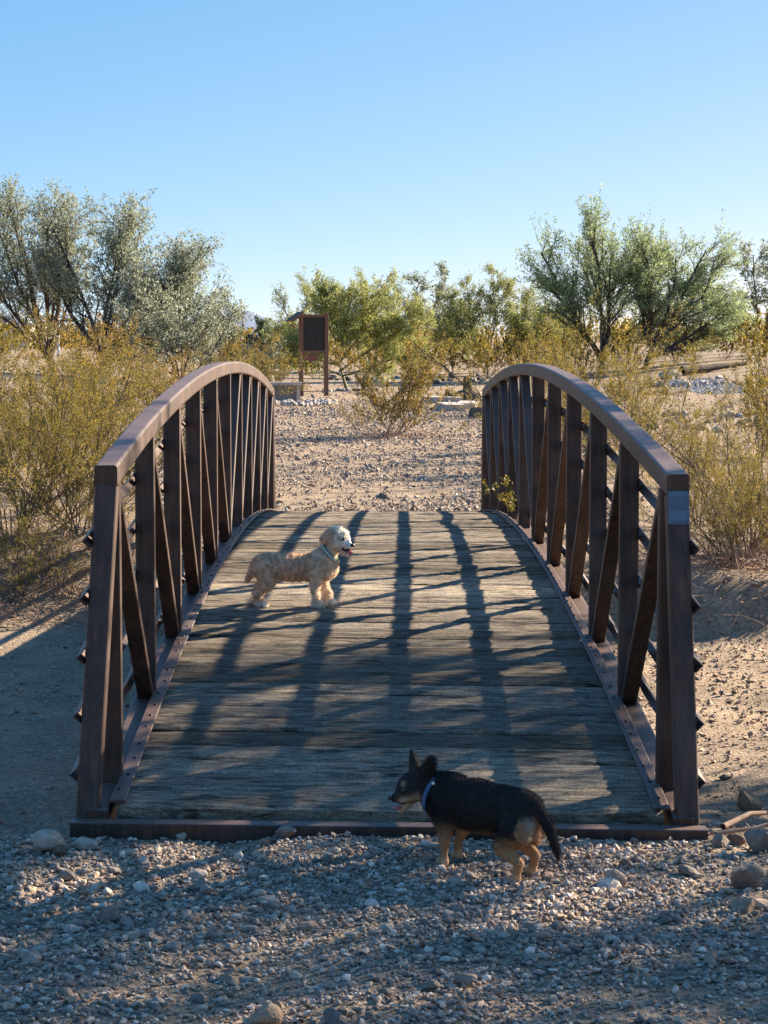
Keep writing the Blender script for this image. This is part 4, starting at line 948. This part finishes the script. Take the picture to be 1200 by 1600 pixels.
    for sy, nm in ((-1, 'eye'), (1, 'eye')): ball(nm, e, turn((0.258, -0.016 + sy * 0.026, 0.334)), 0.0095, M_EYE)
    ball('mouth', e, turn((0.270, -0.022, 0.286)), 0.0145, M_MOUTH, (1.7, 1.1, 0.75))
    ball('tongue', e, turn((0.285, -0.027, 0.273)), 0.0125, M_TONGUE, (1.25, 0.9, 0.8))
    ax = (0.62, -0.05, 0.55)
    cl = ring('collar', e, (0.176, -0.003, 0.264), ax, 0.0535, 0.017, 0.004, M_TEAL); ring('stripe', cl, (0, 0, 0), ax, 0.0577, 0.007, 0.0015, M_PALETEAL)
    ball('tag', e, (0.222, -0.028, 0.222), 0.009, M_TAGM, (0.5, 1, 1))
white_dog()

def black_dog():
    rs = np.random.default_rng(602)
    gx, gy = 0.275, -0.90; z = float(terr(gx, gy))
    e = empty('dog', (gx, gy, z + 0.012), math.radians(134), 'black and tan dog with blue collar standing on the gravel in front of the bridge', 'dog', 'dogs on and by the bridge')
    K = (0.030, 0.026, 0.024); T_ = (0.36, 0.21, 0.105); Tl = (0.58, 0.40, 0.24); W = (0.50, 0.43, 0.34); KB = (0.035, 0.026, 0.02)
    # head frame: turned to the dog's left
    ha = math.radians(62); hf = np.array([math.cos(ha), math.sin(ha), -0.26]); hs = np.array([-math.sin(ha), math.cos(ha), 0]); hu = np.array([0, 0, 1.0])
    hc = np.array([0.246, 0.040, 0.226])
    def hp(f, s, u): return tuple(hc + hf * f + hs * s + hu * u)
    parts = [((-0.160, 0, 0.202), (0.02, 0, 0.196), 0.066, 0.070, 0.01, K), ((0.02, 0, 0.196), (0.130, 0, 0.198), 0.070, 0.070, 0.03, K), ((0.13, 0, 0.175), (0.175, 0.004, 0.178), 0.062, 0.046, 0.03, KB),
             ((-0.06, 0, 0.160), (0.06, 0, 0.154), 0.034, 0.038, 0.03, T_),
             ((0.145, 0, 0.212), (0.235, 0.024, 0.232), 0.060, 0.046, 0.03, K), ((0.185, 0.008, 0.15), (0.19, 0.01, 0.17), 0.026, 0.030, 0.02, Tl),
             (hp(-0.012, 0, 0.006), hp(0.018, 0, 0.002), 0.048, 0.042, 0.02, K), (hp(0.03, 0, -0.010), hp(0.066, 0, -0.016), 0.026, 0.0150, 0.014, K),
             (hp(0.006, 0.030, -0.020), hp(0.050, 0.014, -0.026), 0.0145, 0.0085, 0.008, Tl), (hp(0.006, -0.030, -0.020), hp(0.050, -0.014, -0.026), 0.0145, 0.0085, 0.008, Tl),
             (hp(0.008, 0, -0.036), hp(0.050, 0, -0.062), 0.015, 0.0085, 0.008, Tl),
             (hp(-0.014, 0.034, 0.036), hp(-0.030, 0.066, 0.084), 0.025, 0.012, 0.008, KB, (1, 1, 1)), (hp(-0.010, -0.032, 0.036), hp(-0.006, -0.064, 0.094), 0.022, 0.008, 0.008, KB, (1, 1, 1)),
             ((-0.215, 0, 0.225), (-0.262, -0.002, 0.175), 0.020, 0.015, 0.02, K), ((-0.262, -0.002, 0.175), (-0.302, -0.004, 0.085), 0.015, 0.008, 0.01, K),
             ((-0.200, 0.036, 0.140), (-0.208, 0.030, 0.178), 0.020, 0.018, 0.012, W), ((-0.200, -0.036, 0.140), (-0.208, -0.030, 0.178), 0.020, 0.018, 0.012, W), ((-0.205, 0, 0.13), (-0.208, 0, 0.19), 0.020, 0.020, 0.010, T_)]
    for sy, dx in ((1, 0.0), (-1, 0.035)):
        parts += leg([(-0.165 + dx * .4, sy * 0.044, 0.155), (-0.138 + dx, sy * 0.056, 0.100), (-0.200 + dx, sy * 0.056, 0.062), (-0.188 + dx, sy * 0.056, 0.014)], [0.050, 0.029, 0.0130, 0.0115], T_)
        parts += [((-0.188 + dx, sy * 0.056, 0.012), (-0.168 + dx, sy * 0.056, 0.011), 0.0145, 0.012, 0.006, Tl)]
    for sy, dx in ((1, 0.0), (-1, 0.035)):
        parts += leg([(0.118, sy * 0.044, 0.14), (0.112 + dx * .5, sy * 0.050, 0.095), (0.116 + dx, sy * 0.050, 0.050), (0.114 + dx, sy * 0.050, 0.014)], [0.038, 0.0195, 0.0120, 0.0110], T_)
        parts += [((0.114 + dx, sy * 0.050, 0.012), (0.134 + dx, sy * 0.050, 0.011), 0.0145, 0.012, 0.006, Tl)]
    V, F, N, col, area = build_body(parts, (-0.34, -0.14, -0.02), (0.42, 0.19, 0.35), 0.0055)
    # coat markings: legs turn tan below the elbow, brow spots
    up = ss(0.105, 0.150, V[:, 2])[:, None] * (1 - ss(-0.06, 0.0, -np.abs(V[:, 1:2]) + 0.0) * 0)
    side = (np.abs(V[:, 1]) > 0.03) & (V[:, 0] < 0.17) & (V[:, 0] > -0.20)
    col = np.where(side[:, None], col * (1 - up) + np.array(K) * up, col)
    for s_ in (-1, 1):
        bp = np.array(hp(0.046, s_ * 0.020, 0.024)); w = np.exp(-(np.linalg.norm(V - bp, axis=1) / 0.008) ** 2)[:, None]; col = col * (1 - w) + np.array(Tl) * w
    obj('body', mesh_np('body', V, F, M_BODY, col, smooth=True), e)
    def comb(P):
        d = np.stack([-0.9 + 0 * P[:, 0], 0 * P[:, 0], -0.35 + 0 * P[:, 0]], 1); lo = P[:, 2] < 0.10; d[lo] = (0, 0, -1)
        hd = P[:, 0] > 0.235; d[hd] = -hf; return d + rs.normal(0, 0.15, P.shape)
    lf = lambda P: np.where((P[:, 0] > 0.10) & (P[:, 0] < 0.20) & (P[:, 2] > 0.15), 1.5, 1.0) * np.where(P[:, 0] > 0.225, 0.5, 1.0) * np.where(P[:, 2] < 0.10, 0.45, 1.0) * np.where(P[:, 0] < -0.20, 1.4, 1.0)
    msk = lambda P: (np.linalg.norm(P - np.array(hp(0.075, 0, -0.014)), axis=1) > 0.018)
    VV, Q, T, c = fur(V, F, N, col, area, 36000, 0.012, 0.0016, rs, comb, 0.26, 0.18, 0.25, msk, lf)
    obj('fur', mesh_np('fur', VV, [Q, T], M_FUR, c), e)
    ball('nose', e, hp(0.082, 0, -0.010), 0.0095, M_NOSE, (1, 1, 0.85))
    for s_ in (-1, 1): ball('eye', e, hp(0.047, s_ * 0.0265, 0.006), 0.0080, M_EYE)
    ball('mouth', e, hp(0.044, 0, -0.036), 0.009, M_MOUTH, (1.8, 1.8, 0.7)); ball('tongue', e, hp(0.062, 0.004, -0.046), 0.0105, M_TONGUE, (1.4, 1.2, 0.55))
    ax = (0.80, 0.16, 0.28); cl = ring('collar', e, (0.186, 0.010, 0.208), ax, 0.0625, 0.013, 0.0040, M_BLUE, (1.04, 1.0))
    ball('buckle', cl, (-0.030, 0.046, 0.040), 0.009, M_TAGM, (1, 0.4, 1))
black_dog()

# ------------------------------------------------------------------ background things
def ground_px(px, py):
    r = pix_ray(px, py); zt = 0.0
    for _ in range(12):
        p = CAM + r * ((zt - CAM[2]) / r[2]); zt = float(terr(p[0], p[1]))
    return p[0], p[1], zt
# trail kiosk
def kiosk():
    x, y = at(490, 58); z = float(terr(x, y)); a = math.radians(24)
    e = empty('trail_kiosk', (x, y, z), a, 'brown wooden trail kiosk with dark panel between two posts', 'kiosk')
    def P(name, mb, mat): return obj(name, mb.build(name, mat), e)
    H = 2.12
    for i, s in enumerate((-1, 1)):
        mb = MB(); sweep(mb, [(s * 0.35, 0, -0.2), (s * 0.35, 0, H)], rsec(0.10, 0.10, 0.008), lat=(1, 0, 0)); P('post', mb, M_POST)
    mb = MB(); box(mb, (0, 0.0, 1.60), (0.596, 0.03, 0.86)); P('panel', mb, M_PANEL)
    for zz, nm in ((2.06, 'top_rail'), (1.13, 'bottom_rail')):
        mb = MB(); sweep(mb, [(-0.298, 0, zz), (0.298, 0, zz)], rsec(0.05, 0.07, 0.006), lat=(0, 1, 0)); P(nm, mb, M_POST)
    mb = MB(); n = 12
    vs = [(-0.07 + 0.22 * math.cos(math.pi + math.pi * i / n), yy, 1.06 + 0.19 * math.sin(math.pi + math.pi * i / n)) for yy in (-0.014, 0.014) for i in range(n + 1)]
    mb.add(vs, [tuple(range(n, -1, -1)), tuple(range(n + 1, 2 * n + 2))] + [(i, i + 1, n + 2 + i, n + 1 + i) for i in range(n)] + [(n, 0, n + 1, 2 * n + 1)]); P('curved_valance', mb, mat_simple('red_brown_board', (0.20, 0.07, 0.045), 0.7, 0.2, 12, 0.2, 0.005))
    for yy in (-0.16, 0.16):
        mb = MB(); sweep(mb, [(-0.41, yy, 2.08), (-0.66, yy, 1.90)], rsec(0.04, 0.045, 0.005), lat=(0, 1, 0)); sweep(mb, [(-0.41, yy, 1.74), (-0.645, yy, 1.87)], rsec(0.03, 0.03, 0.005), lat=(0, 1, 0)); P('awning_bracket', mb, M_POST)
    mb = MB(); sweep(mb, [(-0.36, 0, 2.15), (-0.69, 0, 1.925)], rsec(0.44, 0.025, 0.004, 2), lat=(0, 1, 0)); P('awning_board', mb, M_POST)
kiosk()
# bench
def bench():
    x, y = at(442, 51.5); z = float(terr(x, y)); e = empty('concrete_bench', (x, y, z), math.radians(6), 'low pale concrete bench partly hidden by the left railing end', 'bench')
    mb = MB(); box(mb, (0, 0, 0.43), (0.86, 0.36, 0.07)); obj('seat', mb.build('seat', M_CONC), e)
    for s in (-0.32, 0.34):
        mb = MB(); box(mb, (s, 0, 0.18), (0.08, 0.30, 0.46)); obj('leg', mb.build('leg', M_CONC), e)
    mb = MB(); box(mb, (0.02, 0.13, 0.20), (0.58, 0.05, 0.38)); obj('back_slab', mb.build('back_slab', M_CONC), e)
bench()
ROCK_ME = {}
def rock_me(kind, i):
    if (kind, i) not in ROCK_ME:
        col = {'white': (0.46, 0.40, 0.34), 'tan': (0.42, 0.34, 0.26), 'dark': (0.11, 0.095, 0.085), 'grey': (0.30, 0.28, 0.26)}[kind]
        v = VAR42[(i * 5 + len(kind)) % 24] * np.array([0.55, 0.45, 0.38]); ROCK_ME[(kind, i)] = mesh_np('rock', v, ICO2_F, M_ROCK, np.repeat(np.array([col]) * (0.85 + 0.1 * i), 42, 0))
    return ROCK_ME[(kind, i)]
def pile(name, px, d, n, rx, ry, s0, s1, kind, label, cat, seed, hz=0.0):
    r = np.random.default_rng(seed); x0, y0 = at(px, d); e = empty(name, (x0, y0, float(terr(x0, y0))), 0, label, cat); z0 = e.location.z
    for i in range(n):
        a, q = r.uniform(0, 6.28), math.sqrt(r.uniform()); dx, dy = rx * q * math.cos(a), ry * q * math.sin(a); s = r.uniform(s0, s1)
        k = kind if isinstance(kind, str) else kind[r.integers(0, len(kind))]
        obj('rock', rock_me(k, int(r.integers(0, 4))), e, (dx, dy, float(terr(x0 + dx, y0 + dy)) - z0 + s * 0.15 + hz * (1 - q) ** 1.0), (r.normal(0, .3), r.normal(0, .3), r.uniform(0, 6.28)), (s, s, s))
    return e
pile('rock_border', 474, 50.5, 95, 0.75, 1.6, 0.09, 0.20, 'white', 'bed of whitish rocks around the foot of the kiosk', 'rocks', 701)
pile('rock_scatter', 545, 63, 16, 0.6, 1.5, 0.10, 0.24, ('grey', 'dark', 'white'), 'few grey rocks behind the kiosk below the palo verde', 'rocks', 702)
pile('rubble_bank', 268, 52, 130, 2.0, 3.0, 0.10, 0.34, ('dark', 'dark', 'grey', 'tan'), 'dark rubble bank with pale stones behind the left railing', 'rubble', 703, 0.35)
pile('rubble_bank', 335, 60, 60, 1.5, 2.5, 0.12, 0.36, ('dark', 'grey', 'tan'), 'smaller rubble heap left of the slatted box', 'rubble', 704, 0.2)
pile('rock_heap', 712, 53.5, 12, 0.45, 0.5, 0.22, 0.46, 'dark', 'low heap of dark rocks in front of the cactus stump', 'rocks', 705, 0.18)
pile('rock_row', 720, 48, 18, 0.85, 1.0, 0.08, 0.20, ('tan', 'dark', 'white'), 'row of small stones around the pale slabs', 'rocks', 706)
pile('rock_scatter', 1085, 40, 60, 1.8, 4.0, 0.10, 0.26, ('tan', 'white', 'tan'), 'scattered pale stones between the right creosote bushes', 'rocks', 707)
pile('rock_row', 1075, 64, 14, 1.0, 0.6, 0.16, 0.4, ('grey', 'white', 'tan'), 'row of rocks along the edge of the grey gravel bed', 'rocks', 708)
pile('rock_scatter', 590, 27, 22, 2.4, 10.0, 0.06, 0.15, ('dark', 'grey', 'tan'), 'dark stones strewn along the path beyond the bridge', 'rocks', 709)
pile('rock_scatter', 700, 82, 70, 5.0, 7.0, 0.12, 0.34, ('dark', 'dark', 'grey'), 'dark broken rocks in front of the far scrub line', 'rocks', 710)
# pale slabs
for i, (px, d, w, l, rz, lb) in enumerate(((704, 46.6, 0.42, 0.9, 0.2, 'left pale flat stone slab right of the golden creosote'), (731, 47.6, 0.40, 0.9, -0.15, 'right pale flat stone slab near the far railing end'), (690, 51.2, 0.9, 0.35, 0.1, 'long grey slab lying below the dark rock heap'))):
    x, y = at(px, d); mb = MB(); box(mb, (0, 0, 0.075), (w, l, 0.15)); o = obj('stone_slab', mb.build('stone_slab', M_CONC), None, (x, y, float(terr(x, y)) - 0.01), (0.03, 0.02, rz)); tag(o, lb, 'slab')
# cactus stump
def cactus():
    x, y = at(731, 56); n, m = 26, 12; V = []; F = []
    for j in range(m + 1):
        t = j / m; R = 0.115 * (1 - 0.12 * t) * (1 if t < 0.85 else math.sqrt(max(0.0, 1 - ((t - 0.85) / 0.15) ** 2)) * 0.9 + 0.1)
        for i in range(n): a = 2 * math.pi * i / n; q = R * (1 + (0.10 if i % 2 else -0.06)); V.append((q * math.cos(a), q * math.sin(a), 0.60 * t - 0.04))
    F = [(j*n+i, j*n+(i+1) % n, (j+1)*n+(i+1) % n, (j+1)*n+i) for j in range(m) for i in range(n)]
    tag(obj('cactus', mesh_np('cactus', np.array(V), np.array(F), M_CACTUS), None, (x, y, float(terr(x, y)))), 'short dark ribbed columnar cactus near the far right railing end', 'cactus')
cactus()
# slatted box
def crate():
    x, y = at(405, 74); e = empty('slatted_box', (x, y, float(terr(x, y))), 0.2, 'pale wooden slatted box beyond the left railing crest', 'box')
    mb = MB(); box(mb, (0, 0, 0.20), (0.34, 0.30, 0.40)); obj('core', mb.build('core', M_PANEL), e)
    for i in range(6): 
        mb = MB(); box(mb, (-0.155 + i * 0.062, -0.165, 0.22), (0.045, 0.02, 0.46)); obj('slat', mb.build('slat', M_CONC), e)
    mb = MB(); box(mb, (0, 0, 0.43), (0.42, 0.38, 0.05)); obj('lid', mb.build('lid', M_CONC), e)
crate()
# white shed at the far left
def shed():
    x, y = at(26, 190); z = float(terr(x, y)); e = empty('shed', (x, y, z), math.radians(-12), 'white gabled shed with grey roof at the left edge', 'shed')
    w, h, g, l = 1.15, 2.0, 0.85, 6.0; mb = MB()
    prof = [(-w, 0), (w, 0), (w, h), (0, h + g), (-w, h)]
    mb.add([(a, 0, b) for a, b in prof] + [(a, l, b) for a, b in prof], [(0, 1, 2, 3, 4), (9, 8, 7, 6, 5)] + [(i, i + 5, (i + 1) % 5 + 5, (i + 1) % 5) for i in range(5)]); obj('wall', mb.build('wall', M_WHITE), e)
    for s in (-1, 1):
        mb = MB(); mb.add([(0, -0.15, h + g + .06), (s * (w + .2), -0.15, h - .1), (s * (w + .2), l + .15, h - .1), (0, l + .15, h + g + .06), (0, -0.15, h + g + .14), (s * (w + .2), -0.15, h - .02), (s * (w + .2), l + .15, h - .02), (0, l + .15, h + g + .14)], [(0, 1, 2, 3), (7, 6, 5, 4), (0, 4, 5, 1), (1, 5, 6, 2), (2, 6, 7, 3)]); obj('roof', mb.build('roof', M_ROOF), e)
    mb = MB(); box(mb, (0.1, -0.02, 0.95), (0.8, 0.05, 1.9)); obj('door', mb.build('door', mat_simple('shed_door', (0.62, 0.56, 0.48), 0.7, 0.1, 6, 0.1, 0.01)), e)
    x2, y2 = at(-40, 215); e2 = empty('shed', (x2, y2, float(terr(x2, y2))), math.radians(90), 'long white building with grey roof behind the gabled shed', 'shed')
    mb = MB(); box(mb, (0, 0, 1.1), (3.0, 7.0, 2.2)); obj('wall', mb.build('wall', M_WHITE), e2); mb = MB(); box(mb, (0, 0, 2.6), (3.4, 7.4, 0.7)); obj('roof', mb.build('roof', M_ROOF), e2)
    x3, y3 = at(91, 120); mb = MB(); sweep(mb, [(0, 0, 0), (0, 0, 2.0)], rsec(0.12, 0.12, 0.01)); box(mb, (0, 0, 2.02), (0.16, 0.16, 0.04)); tag(obj('fence_post', mb.build('fence_post', M_WHITE), None, (x3, y3, float(terr(x3, y3)))), 'single white post behind the left mesquite trunk', 'post')
shed()
# utility pole
def pole():
    x, y = at(379, 330); e = empty('utility_pole', (x, y, float(terr(x, y))), 0.3, 'thin utility pole with cross arms on the horizon at left', 'pole')
    mb = MB(); sweep(mb, [(0, 0, 0), (0, 0, 4.7)], rsec(0.16, 0.16, 0.03)); obj('mast', mb.build('mast', M_BARK), e)
    for zz in (4.3, 3.7): 
        mb = MB(); box(mb, (0, 0.12, zz), (1.0, 0.09, 0.10)); obj('cross_arm', mb.build('cross_arm', M_BARK), e)
pole()
# logs and boulders at the right
x_, y_ = at(1115, 72)
def log(px0, px1, d, zz, rad, label, seed):
    xa, ya = at(px0, d); xb, yb2 = at(px1, d + 1.5); r = np.random.default_rng(seed); n = 9
    P = np.array([[(xa + (xb - xa) * i / (n - 1), ya + (yb2 - ya) * i / (n - 1), float(terr(xa + (xb - xa) * i / (n - 1), ya + (yb2 - ya) * i / (n - 1))) + zz + r.normal(0, 0.01)) for i in range(n)]])
    V, F = tubes([(P, np.array([rad]))], 9); tag(obj('log', mesh_np('log', V, F, M_BARK, smooth=True)), label, 'log')
log(1066, 1165, 71, 0.14, 0.17, 'long dark log lying behind the grey gravel bed', 1)
log(1040, 1075, 58, 0.08, 0.11, 'short dark log lying in front of the grey gravel bed', 2)
def boulder(px, d, w, col, label, seed):
    x, y = at(px, d); V = rough_variants(ICO3_V, 1, 0.02, seed)[0] * np.array([w / 2, w * 0.4, w * 0.36]); V[:, 2] += w * 0.22
    tag(obj('boulder', mesh_np('boulder', V, ICO3_F, M_ROCK, np.repeat(np.array([col]), len(V), 0)), None, (x, y, float(terr(x, y)))), label, 'boulder', 'boulders behind the right railing')
boulder(1045, 70, 0.62, (0.34, 0.32, 0.27), 'greenish grey boulder below the leaning ironwood trunk', 11)
boulder(1060, 69, 0.40, (0.55, 0.46, 0.35), 'pale tan boulder beside the greenish grey boulder', 12)
boulder(1072, 64, 0.34, (0.62, 0.58, 0.55), 'small whitish boulder at the left end of the gravel bed', 13)
boulder(1128, 66, 0.38, (0.42, 0.36, 0.32), 'brownish boulder at the right end of the gravel bed', 14)
boulder(747, 42, 0.42, (0.16, 0.14, 0.12), 'dark rock tucked beside the far end of the right railing', 15)
# grey gravel bed
r_ = np.random.default_rng(801); n_ = 1500; xa_, ya_ = at(1098, 64); xg, yg = xa_ + r_.uniform(-0.85, 0.85, n_), ya_ + r_.uniform(-6.0, 4.5, n_)
stone_field('gravel', xg, yg, r_.uniform(0.05, 0.12, n_), ICO_V, OCT_F, VAR6, np.repeat(np.array([(0.36, 0.38, 0.40)]), n_, 0) * r_.uniform(0.7, 1.3, (n_, 1)), 0.3, 'blue grey crushed gravel bed behind the right creosote bushes', r=r_)
